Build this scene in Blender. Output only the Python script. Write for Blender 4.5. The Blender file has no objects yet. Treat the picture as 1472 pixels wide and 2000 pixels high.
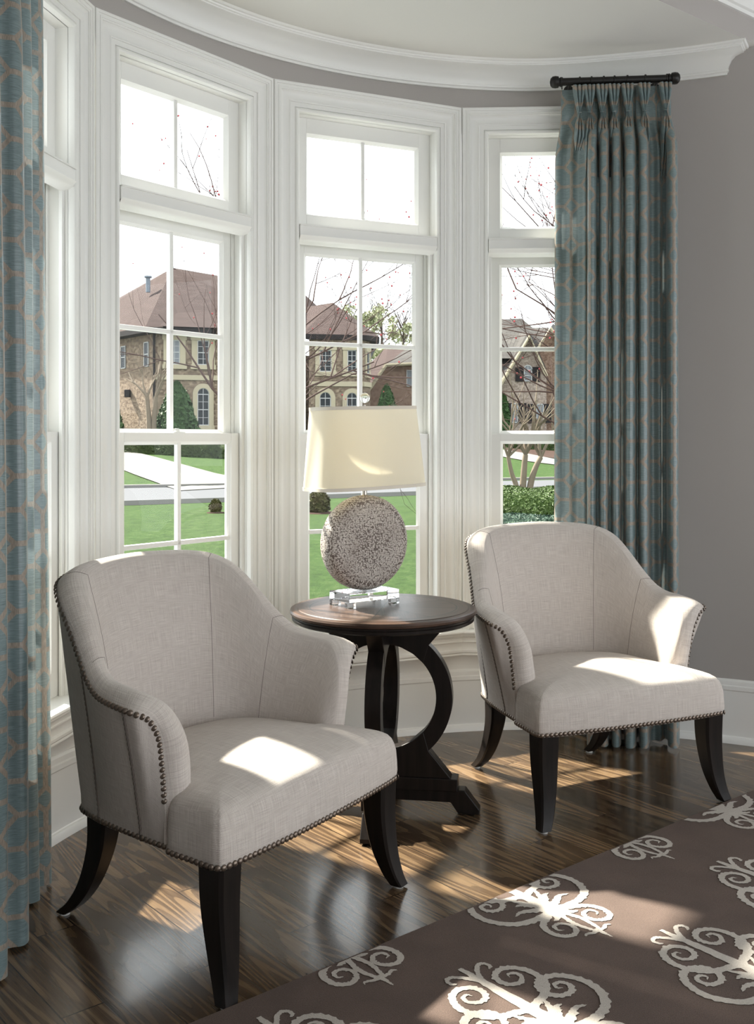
import bpy, bmesh, math, random
from mathutils import Vector, Matrix
S = bpy.context.scene
COL = S.collection
PI = math.pi
def R(d): return d * PI / 180
# ------------------------------------------------------------------ helpers
def tag(o, label=None, cat=None, group=None, kind=None):
    if label: o['label'] = label
    if cat: o['category'] = cat
    if group: o['group'] = group
    if kind: o['kind'] = kind
    return o
def empty(name, loc=(0, 0, 0), rz=0, parent=None):
    o = bpy.data.objects.new(name, None); COL.objects.link(o)
    o.location = loc; o.rotation_euler = (0, 0, rz); o.empty_display_size = .1
    if parent: o.parent = parent
    return o
def copy_tree(o, parent=None):
    c = o.copy(); COL.objects.link(c)
    if parent: c.parent = parent
    for ch in list(o.children): copy_tree(ch, c)
    return c
class MB:
    def __init__(s): s.V = []; s.F = []; s.U = []; s.M = []
    def v(s, p): s.V.append(tuple(p)); return len(s.V) - 1
    def f(s, ids, uv=None, m=0):
        s.F.append(tuple(ids)); s.U.append(uv); s.M.append(m)
    def poly(s, pts, uv=None, m=0):
        s.f([s.v(p) for p in pts], uv, m)
    def wall(s, a, b, z0, z1, m=0, u0=0):
        L = math.dist(a[:2], b[:2])
        s.poly([(a[0], a[1], z0), (b[0], b[1], z0), (b[0], b[1], z1), (a[0], a[1], z1)], [(u0, z0), (u0 + L, z0), (u0 + L, z1), (u0, z1)], m)
    def box(s, x0, x1, y0, y1, z0, z1, m=0, mat=None):
        P = [(x, y, z) for z in (z0, z1) for y in (y0, y1) for x in (x0, x1)]
        if mat: P = [tuple(mat @ Vector(p)) for p in P]
        b = len(s.V); s.V += P
        dx, dy, dz = x1 - x0, y1 - y0, z1 - z0
        for q, (w, h) in (((0, 2, 3, 1), (dy, dx)), ((4, 5, 7, 6), (dx, dy)), ((0, 1, 5, 4), (dx, dz)), ((2, 6, 7, 3), (dz, dx)), ((0, 4, 6, 2), (dz, dy)), ((1, 3, 7, 5), (dy, dz))):
            s.f([b + k for k in q], [(0, 0), (w, 0), (w, h), (0, h)], m)
    def grid(s, P, ci=False, cj=False, uv=True, m=0, flip=False):
        n, k = len(P), len(P[0]); b = len(s.V)
        for r in P: s.V += [tuple(p) for p in r]
        if uv is True:
            mi = n // 2; mj = k // 2
            vv = [0]
            for j in range(1, k): vv.append(vv[-1] + math.dist(P[mi][j], P[mi][j - 1]))
            uu = [0]
            for i in range(1, n): uu.append(uu[-1] + math.dist(P[i][mj], P[i - 1][mj]))
            if ci: uu.append(uu[-1] + math.dist(P[0][mj], P[-1][mj]))
            if cj: vv.append(vv[-1] + math.dist(P[mi][0], P[mi][-1]))
        elif uv: uu, vv = uv
        for i in range(n if ci else n - 1):
            for j in range(k if cj else k - 1):
                i2, j2 = (i + 1) % n, (j + 1) % k
                q = [b + i * k + j, b + i2 * k + j, b + i2 * k + j2, b + i * k + j2]
                t = [(uu[i], vv[j]), (uu[i + 1], vv[j]), (uu[i + 1], vv[j + 1]), (uu[i], vv[j + 1])] if uv else None
                if flip: q = q[::-1]; t = t[::-1] if t else None
                s.f(q, t, m)
    def fan(s, ids, m=0): s.f(ids, None, m)
    def tube(s, pts, rad, n=8, cap=True, m=0, sq=False, up=None, ph=0):
        pts = [Vector(p) for p in pts]; rings = []
        if not hasattr(rad, '__len__'): rad = [rad] * len(pts)
        ref = Vector(up) if up else Vector((0, 0, 1))
        prev = None
        for i, p in enumerate(pts):
            t = (pts[min(i + 1, len(pts) - 1)] - pts[max(i - 1, 0)]).normalized()
            if prev is None:
                a = ref.cross(t)
                if a.length < 1e-3: a = Vector((1, 0, 0)).cross(t)
            else:
                a = prev - t * prev.dot(t)
                if a.length < 1e-4: a = ref.cross(t)
            a.normalize(); prev = a; bb = t.cross(a)
            rings.append([tuple(p + (a * math.cos(ph + 2 * PI * k / n) + bb * math.sin(ph + 2 * PI * k / n)) * rad[i]) for k in range(n)])
        b = len(s.V)
        s.grid(rings, cj=True, m=m)
        if cap:
            s.f([b + k for k in range(n)][::-1], None, m); e = b + (len(pts) - 1) * n
            s.f([e + k for k in range(n)], None, m)
    def lathe(s, prof, n=48, c=(0, 0, 0), sx=1, sy=1, m=0):
        P = [[(c[0] + r * sx * math.cos(2 * PI * i / n), c[1] + r * sy * math.sin(2 * PI * i / n), c[2] + z) for r, z in prof] for i in range(n)]
        s.grid(P, ci=True, m=m)
    def ball(s, c, r, n=12, k=8, sc=(1, 1, 1), m=0):
        s.lathe([(max(r * math.sin(PI * j / k), 1e-5), -r * math.cos(PI * j / k)) for j in range(k + 1)], n, c, m=m)
    def build(s, name, mats, parent=None, smooth=40, bevel=0, loc=None, segs=2):
        me = bpy.data.meshes.new(name); me.from_pydata(s.V, [], s.F)
        ul = me.uv_layers.new(name='UVMap'); k = 0
        for uv, fc in zip(s.U, s.F):
            for j in range(len(fc)):
                if uv: ul.data[k].uv = uv[j]
                else: ul.data[k].uv = (s.V[fc[j]][0], s.V[fc[j]][1])
                k += 1
        for mm in (mats if isinstance(mats, (list, tuple)) else [mats]): me.materials.append(mm)
        for p, mi in zip(me.polygons, s.M): p.material_index = mi
        me.validate(); me.update()
        if smooth:
            for p in me.polygons: p.use_smooth = True
            me.set_sharp_from_angle(angle=R(smooth))
        o = bpy.data.objects.new(name, me); COL.objects.link(o)
        if parent: o.parent = parent
        if loc: o.location = loc
        if bevel:
            b = o.modifiers.new('bevel', 'BEVEL'); b.width = bevel; b.segments = segs; b.limit_method = 'ANGLE'; b.angle_limit = R(40)
            b.harden_normals = False
        return o
def cr(P, n):
    """catmull-rom through P, n samples per span"""
    P = [tuple(p) for p in P]; out = []
    Q = [tuple(2 * a - b for a, b in zip(P[0], P[1]))] + P + [tuple(2 * a - b for a, b in zip(P[-1], P[-2]))]
    for i in range(len(P) - 1):
        p0, p1, p2, p3 = Q[i:i + 4]
        for k in range(n):
            t = k / n
            out.append(tuple(.5 * (2 * b + (c - a) * t + (2 * a - 5 * b + 4 * c - d) * t * t + (3 * b - a - 3 * c + d) * t ** 3) for a, b, c, d in zip(p0, p1, p2, p3)))
    out.append(P[-1]); return out
# ------------------------------------------------------------------ materials
def lin(r, g, b):
    f = lambda c: (c / 255 / 12.92) if c / 255 <= .04045 else ((c / 255 + .055) / 1.055) ** 2.4
    return (f(r), f(g), f(b), 1)
class NT:
    def __init__(s, name):
        s.m = bpy.data.materials.new(name); s.m.use_nodes = True; s.t = s.m.node_tree; s.t.nodes.clear()
        s.out = s.t.nodes.new('ShaderNodeOutputMaterial')
    def n(s, typ, **kw):
        nd = s.t.nodes.new('ShaderNode' + typ)
        for k, v in kw.items():
            if k.startswith('i_'):
                key = k[2:]
                key = int(key) if key.isdigit() else key.replace('_', ' ')
                s.set(nd, key, v)
            else: setattr(nd, k, v)
        return nd
    def set(s, nd, key, v):
        inp = nd.inputs[key]
        if isinstance(v, bpy.types.NodeSocket): s.t.links.new(v, inp)
        else: inp.default_value = v
    def math(s, op, a, b=0, c=0):
        nd = s.t.nodes.new('ShaderNodeMath'); nd.operation = op
        for i, x in enumerate((a, b, c)): s.set(nd, i, x)
        return nd.outputs[0]
    def mix(s, f, a, b, blend='MIX'):
        nd = s.t.nodes.new('ShaderNodeMix'); nd.data_type = 'RGBA'; nd.blend_type = blend
        s.set(nd, 0, f); s.set(nd, 6, a); s.set(nd, 7, b); return nd.outputs[2]
    def ramp(s, f, stops):
        nd = s.t.nodes.new('ShaderNodeValToRGB'); e = nd.color_ramp.elements
        while len(e) < len(stops): e.new(.5)
        for el, (p, c) in zip(e, stops): el.position = p; el.color = c
        s.set(nd, 0, f); return nd.outputs[0]
    def bsdf(s, **kw):
        nd = s.n('BsdfPrincipled')
        for k, v in kw.items(): s.set(nd, k.replace('_', ' '), v)
        s.t.links.new(nd.outputs[0], s.out.inputs[0]); return nd
    def uv(s): return s.n('TexCoord').outputs['UV']
    def ob(s): return s.n('TexCoord').outputs['Object']
    def mapping(s, vec, scale=(1, 1, 1), rot=(0, 0, 0), loc=(0, 0, 0)):
        return s.n('Mapping', i_Vector=vec, i_Scale=scale, i_Rotation=rot, i_Location=loc).outputs[0]
    def noise(s, vec, sc, det=3, rough=.5, dist=0):
        return s.n('TexNoise', i_Vector=vec, i_Scale=sc, i_Detail=det, i_Roughness=rough, i_Distortion=dist).outputs[0]
    def bump(s, h, st=.3, d=.01):
        return s.n('Bump', i_Height=h, i_Strength=st, i_Distance=d).outputs[0]
G = (1, 1, 1, 1)
def plain(name, col, rough=.5, metal=0, nz=0, **kw):
    t = NT(name)
    if nz:
        c = t.mix(t.noise(t.ob(), 6, 4), tuple(x * (1 - nz) for x in col[:3]) + (1,), tuple(min(1, x * (1 + nz)) for x in col[:3]) + (1,))
    else: c = col
    t.bsdf(Base_Color=c, Roughness=rough, Metallic=metal, **kw); return t.m
M = {}
EXT = {'grass': .40, 'roofbrown': .34, 'roofgrey': .42, 'concrete': .42, 'asphalt': .5, 'bud': .7, 'brick': 1.25, 'brickpink': 1.25, 'brickred': 1.2, 'stone': 1.2, 'pane': .45, 'panelight': .9, 'sashw': 1.3, 'leafdark': .8, 'leafpale': 1.3}
M['trim'] = plain('white_paint', (.80, .80, .775, 1), .32, nz=.01)
def mk_wall():
    t = NT('taupe_wall_paint'); n = t.noise(t.ob(), 180, 2)
    t.bsdf(Base_Color=(.40, .375, .355, 1), Roughness=.7, Normal=t.bump(n, .08, .002)); return t.m
M['wall'] = mk_wall()
M['ceiling'] = plain('ceiling_paint', (.70, .69, .655, 1), .8)
def mk_glass():
    t = NT('window_glass')
    fr = t.n('Fresnel', i_IOR=1.35)
    tr = t.n('BsdfTransparent', i_Color=(.97, .985, .98, 1)); gl = t.n('BsdfGlossy', i_Roughness=.0, i_Color=(1, 1, 1, 1))
    mx = t.n('MixShader', i_0=t.math('MULTIPLY', fr.outputs[0], .14), i_1=tr.outputs[0], i_2=gl.outputs[0])
    t.t.links.new(mx.outputs[0], t.out.inputs[0]); return t.m
M['glass'] = mk_glass()
def mk_floor():
    t = NT('oak_floor')
    v = t.mapping(t.ob(), rot=(0, 0, R(50.1)))
    br = t.n('TexBrick', i_Vector=v, i_Scale=1, i_Brick_Width=.95, i_Row_Height=.105, i_Mortar_Size=.002, i_Mortar_Smooth=.2, i_Bias=0, i_Color1=(0, 0, 0, 1), i_Color2=(1, 1, 1, 1), i_Mortar=(.5, .5, .5, 1))
    br.offset = .37; br.offset_frequency = 3; br.squash = .7; br.squash_frequency = 2
    off = t.n('VectorMath', operation='MULTIPLY_ADD', i_0=br.outputs[0], i_1=(7.3, 3.1, 5), i_2=v).outputs[0]
    n0 = t.noise(t.mapping(off, scale=(.75, 7.5, 1)), 1, 2, .35)
    ring = t.math('SINE', t.math('MULTIPLY', n0, 95))
    fine = t.noise(t.mapping(off, scale=(6, 160, 1)), 1, 4, .7, .2)
    n1 = t.noise(t.mapping(off, scale=(1.5, 16, 1)), 1, 4, .6)
    g = t.math('ADD', t.math('MULTIPLY', t.ramp(ring, [(0, (.15,) * 3 + (1,)), (.3, (.85,) * 3 + (1,)), (1, G)]), .26), t.math('MULTIPLY', fine, .50))
    g = t.math('ADD', g, t.math('MULTIPLY', n1, .28))
    c = t.ramp(g, [(.24, (.024, .014, .009, 1)), (.46, (.086, .054, .031, 1)), (.80, (.205, .135, .074, 1))])
    tone = t.math('ADD', .62, t.math('MULTIPLY', br.outputs[0], .85)); c = t.mix(1, c, t.n('CombineColor', i_0=tone, i_1=tone, i_2=tone).outputs[0], 'MULTIPLY')
    c = t.mix(br.outputs[1], c, (.012, .008, .006, 1))
    h = t.math('SUBTRACT', t.math('MULTIPLY', g, .25), t.math('MULTIPLY', br.outputs[1], 1.2))
    h = t.math('ADD', h, t.math('MULTIPLY', t.noise(v, 9, 2), 1.3))
    t.bsdf(Base_Color=c, Roughness=t.math('ADD', .17, t.math('MULTIPLY', fine, .1)), Normal=t.bump(h, .12, .003), Coat_Weight=.35, Coat_Roughness=.12)
    return t.m
M['floor'] = mk_floor()
def mk_linen(name, c0, c1):
    t = NT(name); uv = t.uv()
    sx = t.n('SeparateXYZ', i_0=uv)
    k = 2 * PI / .0040
    wv = t.math('MULTIPLY', t.math('SINE', t.math('MULTIPLY', sx.outputs[0], k)), t.math('SINE', t.math('MULTIPLY', sx.outputs[1], k)))
    s1 = t.noise(t.mapping(uv, scale=(14, 480, 1)), 1, 2, .5); s2 = t.noise(t.mapping(uv, scale=(480, 14, 1)), 1, 2, .5)
    s = t.math('ADD', t.math('MULTIPLY', s1, .5), t.math('MULTIPLY', s2, .5))
    s = t.math('ADD', s, t.math('MULTIPLY', wv, .06))
    c = t.ramp(s, [(.28, c0), (.66, c1)])
    h = t.math('ADD', t.math('MULTIPLY', wv, .5), t.math('MULTIPLY', s, 2))
    t.bsdf(Base_Color=c, Roughness=.85, Normal=t.bump(h, .45, .0012), Sheen_Weight=.1, Sheen_Roughness=.5)
    return t.m
M['linen'] = mk_linen('greige_linen', (.42, .365, .33, 1), (.665, .61, .56, 1))
M['seam'] = plain('seam_thread', (.20, .17, .15, 1), .8)
M['nail'] = plain('antique_nailhead', (.20, .16, .13, 1), .34, .85, nz=.3)
def mk_dark():
    t = NT('espresso_wood'); n = t.noise(t.mapping(t.ob(), scale=(40, 40, 3)), 1, 4, .6)
    c = t.ramp(n, [(.3, (.006, .005, .0045, 1)), (.75, (.018, .013, .011, 1))])
    t.bsdf(Base_Color=c, Roughness=.36, Normal=t.bump(n, .1, .002), Specular_IOR_Level=.22); return t.m
M['dark'] = mk_dark()
M['darktable'] = M['dark']
M['glide'] = plain('clear_plastic', (.55, .55, .53, 1), .3)
def mk_tabletop():
    t = NT('parquet_tabletop'); o = t.ob(); sp = t.n('SeparateXYZ', i_0=o)
    x, y = sp.outputs[0], sp.outputs[1]
    r = t.math('SQRT', t.math('ADD', t.math('MULTIPLY', x, x), t.math('MULTIPLY', y, y)))
    ang = t.math('ARCTAN2', y, x)
    sec = t.math('FLOOR', t.math('DIVIDE', ang, PI / 4))
    par = t.math('MULTIPLY', t.math('ABSOLUTE', t.math('MODULO', sec, 2)), PI / 4)
    base = t.math('ADD', t.math('MULTIPLY', sec, PI / 4), t.math('ADD', par, .2))
    ring = t.math('GREATER_THAN', r, .262)
    cx = t.math('COSINE', base); cy = t.math('SINE', base)
    al = t.math('ADD', t.math('MULTIPLY', x, cx), t.math('MULTIPLY', y, cy))
    ac = t.math('SUBTRACT', t.math('MULTIPLY', y, cx), t.math('MULTIPLY', x, cy))
    cb = t.n('CombineXYZ', i_0=t.math('MULTIPLY', al, 6), i_1=t.math('MULTIPLY', ac, 130), i_2=sec).outputs[0]
    cr_ = t.n('CombineXYZ', i_0=t.math('MULTIPLY', ang, 1.5), i_1=t.math('MULTIPLY', r, 130)).outputs[0]
    g = t.noise(t.n('Mix', data_type='VECTOR', i_0=ring, i_4=cb, i_5=cr_).outputs[1], 1, 4, .65)
    c = t.ramp(g, [(.3, (.018, .011, .008, 1)), (.7, (.11, .064, .044, 1))])
    c = t.mix(t.math('MULTIPLY', t.math('ABSOLUTE', t.math('MODULO', sec, 2)), t.math('SUBTRACT', .65, t.math('MULTIPLY', ring, .65))), c, t.mix(g, (.04, .026, .02, 1), (.16, .105, .078, 1)))
    line = t.math('LESS_THAN', t.math('ABSOLUTE', t.math('SUBTRACT', r, .262)), .0026)
    fr = t.math('FRACT', t.math('DIVIDE', ang, PI / 4))
    e = t.math('MULTIPLY', t.math('MINIMUM', fr, t.math('SUBTRACT', 1, fr)), t.math('MULTIPLY', r, PI / 4))
    l2 = t.math('MULTIPLY', t.math('LESS_THAN', e, .0018), t.math('SUBTRACT', 1, ring))
    c = t.mix(t.math('MAXIMUM', line, l2), c, (.006, .004, .003, 1))
    t.bsdf(Base_Color=c, Roughness=.36, Normal=t.bump(g, .25, .002), Specular_IOR_Level=.35); return t.m
M['tabletop'] = mk_tabletop()
def mk_shade():
    t = NT('ivory_lampshade'); n = t.noise(t.mapping(t.uv(), scale=(300, 300, 1)), 1, 2)
    c = t.mix(n, (.89, .86, .79, 1), (.94, .92, .86, 1))
    d = t.n('BsdfDiffuse', i_Color=c); tr = t.n('BsdfTranslucent', i_Color=(.95, .90, .76, 1))
    mx = t.n('MixShader', i_0=.5, i_1=d.outputs[0], i_2=tr.outputs[0]); t.t.links.new(mx.outputs[0], t.out.inputs[0]); return t.m
M['shade'] = mk_shade()
def mk_rings():
    t = NT('ringed_ceramic'); o = t.ob()
    vo = t.n('TexVoronoi', i_Vector=o, i_Scale=150, i_Randomness=.55); d = vo.outputs[0]
    c = t.ramp(d, [(.0, (.10, .07, .055, 1)), (.2, (.12, .085, .065, 1)), (.27, (.66, .60, .54, 1)), (.45, (.62, .56, .50, 1)), (.58, (.11, .08, .065, 1))])
    big = t.noise(o, 9, 3)
    c = t.mix(t.math('MULTIPLY', t.ramp(big, [(.4, (0, 0, 0, 1)), (.7, G)]), .35), c, (.22, .17, .14, 1))
    t.bsdf(Base_Color=c, Roughness=.45, Normal=t.bump(t.ramp(d, [(0, (.2,) * 3 + (1,)), (.3, G), (.45, G), (.6, (0, 0, 0, 1))]), .5, .002)); return t.m
M['rings'] = mk_rings()
def mk_acrylic():
    t = NT('clear_acrylic'); t.bsdf(Base_Color=(.97, .985, .99, 1), Roughness=.02, IOR=1.46, Transmission_Weight=1.0); return t.m
M['acrylic'] = mk_acrylic()
M['nickel'] = plain('brushed_nickel', (.45, .42, .38, 1), .25, 1)
M['iron'] = plain('black_iron', (.012, .011, .010, 1), .4, .3)
def mk_trellis():
    t = NT('teal_trellis_satin'); uv = t.uv(); sp = t.n('SeparateXYZ', i_0=uv)
    P = .0875
    a = t.math('DIVIDE', sp.outputs[0], P); b = t.math('DIVIDE', sp.outputs[1], P)
    ia = t.math('ROUND', a); ib = t.math('ROUND', b)
    da = t.math('ABSOLUTE', t.math('SUBTRACT', a, ia)); db = t.math('ABSOLUTE', t.math('SUBTRACT', b, ib))
    odd = t.math('ABSOLUTE', t.math('MODULO', t.math('ADD', ia, ib), 2))
    l1 = t.math('ADD', da, db); mn = t.math('MINIMUM', da, db)
    w = .082; r = .40
    dia = t.math('LESS_THAN', t.math('ABSOLUTE', t.math('SUBTRACT', l1, r)), w * 1.35)
    line = t.math('LESS_THAN', mn, w)
    ev = t.math('MAXIMUM', dia, t.math('MULTIPLY', line, t.math('GREATER_THAN', l1, r)))
    band = t.math('ADD', t.math('MULTIPLY', odd, line), t.math('MULTIPLY', t.math('SUBTRACT', 1, odd), ev))
    th = t.noise(t.mapping(uv, scale=(25, 500, 1)), 1, 3, .7)
    c1 = t.ramp(th, [(.3, (.078, .118, .121, 1)), (.68, (.225, .30, .31, 1))])
    c2 = t.ramp(t.noise(t.mapping(uv, scale=(700, 60, 1)), 1, 2), [(.3, (.19, .152, .12, 1)), (.7, (.40, .33, .262, 1))])
    c = t.mix(band, c1, c2)
    t.bsdf(Base_Color=c, Roughness=t.math('ADD', .32, t.math('MULTIPLY', band, .14)), Normal=t.bump(th, .15, .0008), Sheen_Weight=.3, Sheen_Roughness=.35, **{'Specular_IOR_Level': .7})
    pb = [n for n in t.t.nodes if n.type == 'BSDF_PRINCIPLED'][0]; tr = t.n('BsdfTranslucent', i_Color=t.mix(.5, c, (.62, .72, .75, 1)))
    mx = t.n('MixShader', i_0=.075, i_1=pb.outputs[0], i_2=tr.outputs[0]); t.t.links.new(mx.outputs[0], t.out.inputs[0]); return t.m
M['trellis'] = mk_trellis()
def mk_pile(name, a, b):
    t = NT(name); o = t.ob(); n = t.noise(o, 420, 3, .7); n2 = t.noise(o, 7, 3)
    c = t.mix(t.ramp(n, [(.3, (0, 0, 0, 1)), (.7, G)]), a, b)
    c = t.mix(t.math('MULTIPLY', t.ramp(n2, [(.35, (0, 0, 0, 1)), (.7, G)]), .35), c, tuple(x * .7 for x in a[:3]) + (1,))
    t.bsdf(Base_Color=c, Roughness=.95, Normal=t.bump(n, .8, .004), Sheen_Weight=.05); return t.m
M['rug'] = mk_pile('brown_pile', (.070, .044, .034, 1), (.165, .110, .086, 1))
M['rugw'] = mk_pile('cream_pile', (.46, .41, .36, 1), (.66, .61, .55, 1))
# exterior
def mk_grass():
    t = NT('lawn_grass'); o = t.ob(); n = t.noise(t.mapping(o, scale=(1, .55, 1)), 7, 8, .8); n2 = t.noise(o, .7, 3)
    c = t.ramp(n, [(.3, (.022, .060, .009, 1)), (.52, (.085, .180, .034, 1)), (.7, (.19, .27, .09, 1))])
    c = t.mix(t.math('MULTIPLY', n2, .5), c, (.07, .13, .03, 1))
    t.bsdf(Base_Color=c, Roughness=.9, Normal=t.bump(n, .9, .08)); return t.m
M['grass'] = mk_grass()
def mk_brick(name, a, b, mo):
    t = NT(name)
    br = t.n('TexBrick', i_Vector=t.uv(), i_Scale=1, i_Brick_Width=.24, i_Row_Height=.085, i_Mortar_Size=.008, i_Color1=a, i_Color2=b, i_Mortar=mo, i_Mortar_Smooth=.3)
    c = t.mix(t.math('MULTIPLY', t.ramp(t.noise(t.uv(), 5, 5, .8), [(.42, (0, 0, 0, 1)), (.6, G)]), .75), br.outputs[0], (a[0] * .6, a[1] * .6, a[2] * .6, 1))
    t.bsdf(Base_Color=c, Roughness=.9); return t.m
M['brick'] = mk_brick('tan_brick', (.10, .068, .048, 1), (.22, .165, .118, 1), (.24, .21, .17, 1))
M['brickpink'] = mk_brick('pale_pink_brick', (.20, .155, .13, 1), (.27, .22, .19, 1), (.27, .24, .21, 1))
M['brickred'] = mk_brick('red_brick', (.15, .09, .065, 1), (.21, .14, .105, 1), (.22, .18, .15, 1))
def mk_roof(name, a, b):
    t = NT(name)
    br = t.n('TexBrick', i_Vector=t.uv(), i_Scale=1, i_Brick_Width=.5, i_Row_Height=.2, i_Mortar_Size=.012, i_Color1=a, i_Color2=b, i_Mortar=tuple(x * .55 for x in a[:3]) + (1,))
    t.bsdf(Base_Color=br.outputs[0], Roughness=.95); return t.m
M['roofbrown'] = mk_roof('brown_shingles', (.105, .066, .060, 1), (.15, .10, .092, 1))
M['roofgrey'] = mk_roof('grey_shingles', (.12, .11, .105, 1), (.17, .16, .15, 1))
M['stone'] = plain('cream_stone', (.27, .235, .17, 1), .8, nz=.1)
M['eave'] = plain('dark_eave', (.030, .024, .024, 1), .7)
M['pane'] = plain('house_glass', (.035, .042, .05, 1), .25)
M['panelight'] = plain('curtained_glass', (.17, .18, .2, 1), .4)
M['sashw'] = plain('house_sash', (.28, .28, .28, 1), .5)
M['shutter'] = plain('dark_shutter', (.035, .03, .032, 1), .7)
M['concrete'] = plain('concrete', (.34, .33, .31, 1), .9, nz=.08)
M['asphalt'] = plain('road_asphalt', (.165, .17, .185, 1), .85, nz=.08)
M['mulch'] = plain('mulch', (.085, .05, .038, 1), .95, nz=.4)
def mk_leaf(name, a, b, tr=.25):
    t = NT(name); oi = t.n('NewGeometry'); n = t.n('TexWhiteNoise', noise_dimensions='3D', i_Vector=t.mapping(oi.outputs['Position'], scale=(3, 3, 3)))
    c = t.mix(t.noise(t.ob(), 8, 2), a, b)
    t.bsdf(Base_Color=c, Roughness=.5); return t.m
M['leafdark'] = mk_leaf('evergreen_leaf', (.016, .048, .016, 1), (.075, .13, .045, 1))
M['leafhedge'] = mk_leaf('hedge_leaf', (.03, .06, .018, 1), (.12, .17, .05, 1))
M['leafbox'] = mk_leaf('boxwood_leaf', (.035, .085, .018, 1), (.15, .22, .06, 1))
M['leafblue'] = mk_leaf('juniper_leaf', (.05, .10, .07, 1), (.12, .19, .13, 1))
M['leafpale'] = mk_leaf('spring_leaf', (.19, .20, .11, 1), (.29, .30, .19, 1))
M['leafrust'] = mk_leaf('rust_leaf', (.08, .04, .02, 1), (.12, .14, .04, 1))
M['bark'] = plain('grey_brown_bark', (.10, .075, .06, 1), .85, nz=.3)
M['barkred'] = plain('reddish_twig', (.115, .07, .06, 1), .8, nz=.3)
M['barkpale'] = plain('pale_smooth_bark', (.30, .24, .18, 1), .75, nz=.25)
M['bud'] = plain('red_bud', (.42, .07, .08, 1), .6)

for k_ in ('grass', 'brick', 'brickpink', 'brickred', 'roofbrown', 'roofgrey', 'stone', 'eave', 'pane', 'panelight', 'sashw', 'shutter', 'concrete', 'asphalt', 'mulch', 'leafdark', 'leafhedge', 'leafbox', 'leafblue', 'leafpale', 'leafrust', 'bark', 'barkred', 'barkpale', 'bud'):
    f_ = EXT.get(k_, .5)
    for nd in M[k_].node_tree.nodes:
        if nd.type == 'BSDF_PRINCIPLED': nd.inputs['Specular IOR Level'].default_value = .12
        if nd.type == 'VALTORGB':
            for e in nd.color_ramp.elements: e.color = tuple(c * f_ for c in e.color[:3]) + (1,)
        else:
            for i in nd.inputs:
                if i.type == 'RGBA' and not i.is_linked and 'Tint' not in i.name and 'Radius' not in i.name: i.default_value = tuple(c * f_ for c in i.default_value[:3]) + (1,)
# ------------------------------------------------------------------ camera
cam = bpy.data.cameras.new('camera'); camo = bpy.data.objects.new('camera', cam); COL.objects.link(camo)
camo.location = (0, 0, 1.32); camo.rotation_euler = (PI / 2, 0, 0)
cam.sensor_fit = 'VERTICAL'; cam.sensor_height = 36; cam.sensor_width = 26.5; cam.lens = 36; cam.shift_y = -.071; cam.clip_start = .05; cam.clip_end = 500
S.camera = camo
# ------------------------------------------------------------------ room shell
C0 = (.745, 2.782)
E1 = (math.cos(R(39.1)), math.sin(R(39.1))); E2 = (E1[1], -E1[0])
P2 = (1.548, 4.337)
PH0, PH1 = 61.0, 199.0
def rw(ph):
    """wall radius (slightly tighter at the right end of the bay)"""
    t = min(1, max(0, (95 - ph) / 20)); t = t * t * (3 - 2 * t)
    return 1.91 - .04 * t
def arc(ph, inset=0, z=0):
    r = rw(ph) - inset
    return (C0[0] + r * math.cos(R(ph)), C0[1] + r * math.sin(R(ph)), z)
def rng(a, b, st): n = max(1, round((b - a) / st)); return [a + (b - a) * i / n for i in range(n + 1)]
def RM(s, d, z=0): return (P2[0] + s * E1[0] + d * E2[0], P2[1] + s * E1[1] + d * E2[1], z)
def inv(p): dx, dy = p[0] - P2[0], p[1] - P2[1]; return dx * E1[0] + dy * E1[1], dx * E2[0] + dy * E2[1]
cR = arc(PH0); cL = arc(PH1); sR, sL = inv(cR)[0], inv(cL)[0]
CZ, MZ = 3.02, 3.27
SA, SB, DD = sL - 1.3, sR + 2.0, 5.2
def struct(mb, name, mats, **k):
    o = mb.build(name, mats, **k); o['kind'] = 'structure'; return o
# curved wall of the bay with its window openings
mb = MB(); phs = rng(PH0, 73.5, 2.1) + rng(73.5, 183.5, 2.2)[1:] + rng(183.5, PH1, 2)[1:]
def arcwall(z0, z1, ph_list):
    mb.grid([[arc(p, 0, z0), arc(p, 0, z1)] for p in ph_list])
arcwall(2.71, 3.06, [p for p in phs if 73.4 <= p <= 183.6])
arcwall(0, 3.06, [p for p in phs if p <= 73.6]); arcwall(0, 3.06, [p for p in phs if p >= 183.4])
struct(mb, 'wall_bay', M['wall'])
mb = MB(); arcwall(0, .452, [p for p in phs if 73.4 <= p <= 183.6]); struct(mb, 'wall_bay_panel', M['trim'])
# header above the bay opening and the walls of the larger room
mb = MB()
def rwall(s0, d0, s1, d1, z0, z1, th=.12):
    a, b = RM(s0, d0), RM(s1, d1); mb.wall(a, b, z0, z1)
rwall(sL, 0, sR, 0, CZ, MZ + .02)
rwall(SA, 0, sL, 0, 0, MZ + .02); rwall(sR, 0, SB, 0, 0, MZ + .02)
struct(mb, 'wall_front', M['wall'], smooth=0)
mb = MB(); rwall(SA, 0, SA, DD, 0, MZ); struct(mb, 'wall_left', M['wall'], smooth=0)
mb = MB(); rwall(SB, 0, SB, 1.2, 0, MZ); rwall(SB, 1.2, SB, 4.2, 2.7, MZ); rwall(SB, 1.2, SB, 4.2, 0, .5); rwall(SB, 4.2, SB, DD, 0, MZ); struct(mb, 'wall_right', M['wall'], smooth=0)  # wide opening added in this unseen wall to let sky fill into the room
mb = MB(); rwall(SA, DD, SA + .5, DD, 0, MZ); rwall(SB - .5, DD, SB, DD, 0, MZ); rwall(SA + .5, DD, SB - .5, DD, 2.75, MZ); rwall(SA + .5, DD, SB - .5, DD, 0, .25); struct(mb, 'wall_rear', M['wall'], smooth=0)  # unseen wall behind the camera, left mostly open as an added source of fill
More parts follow.
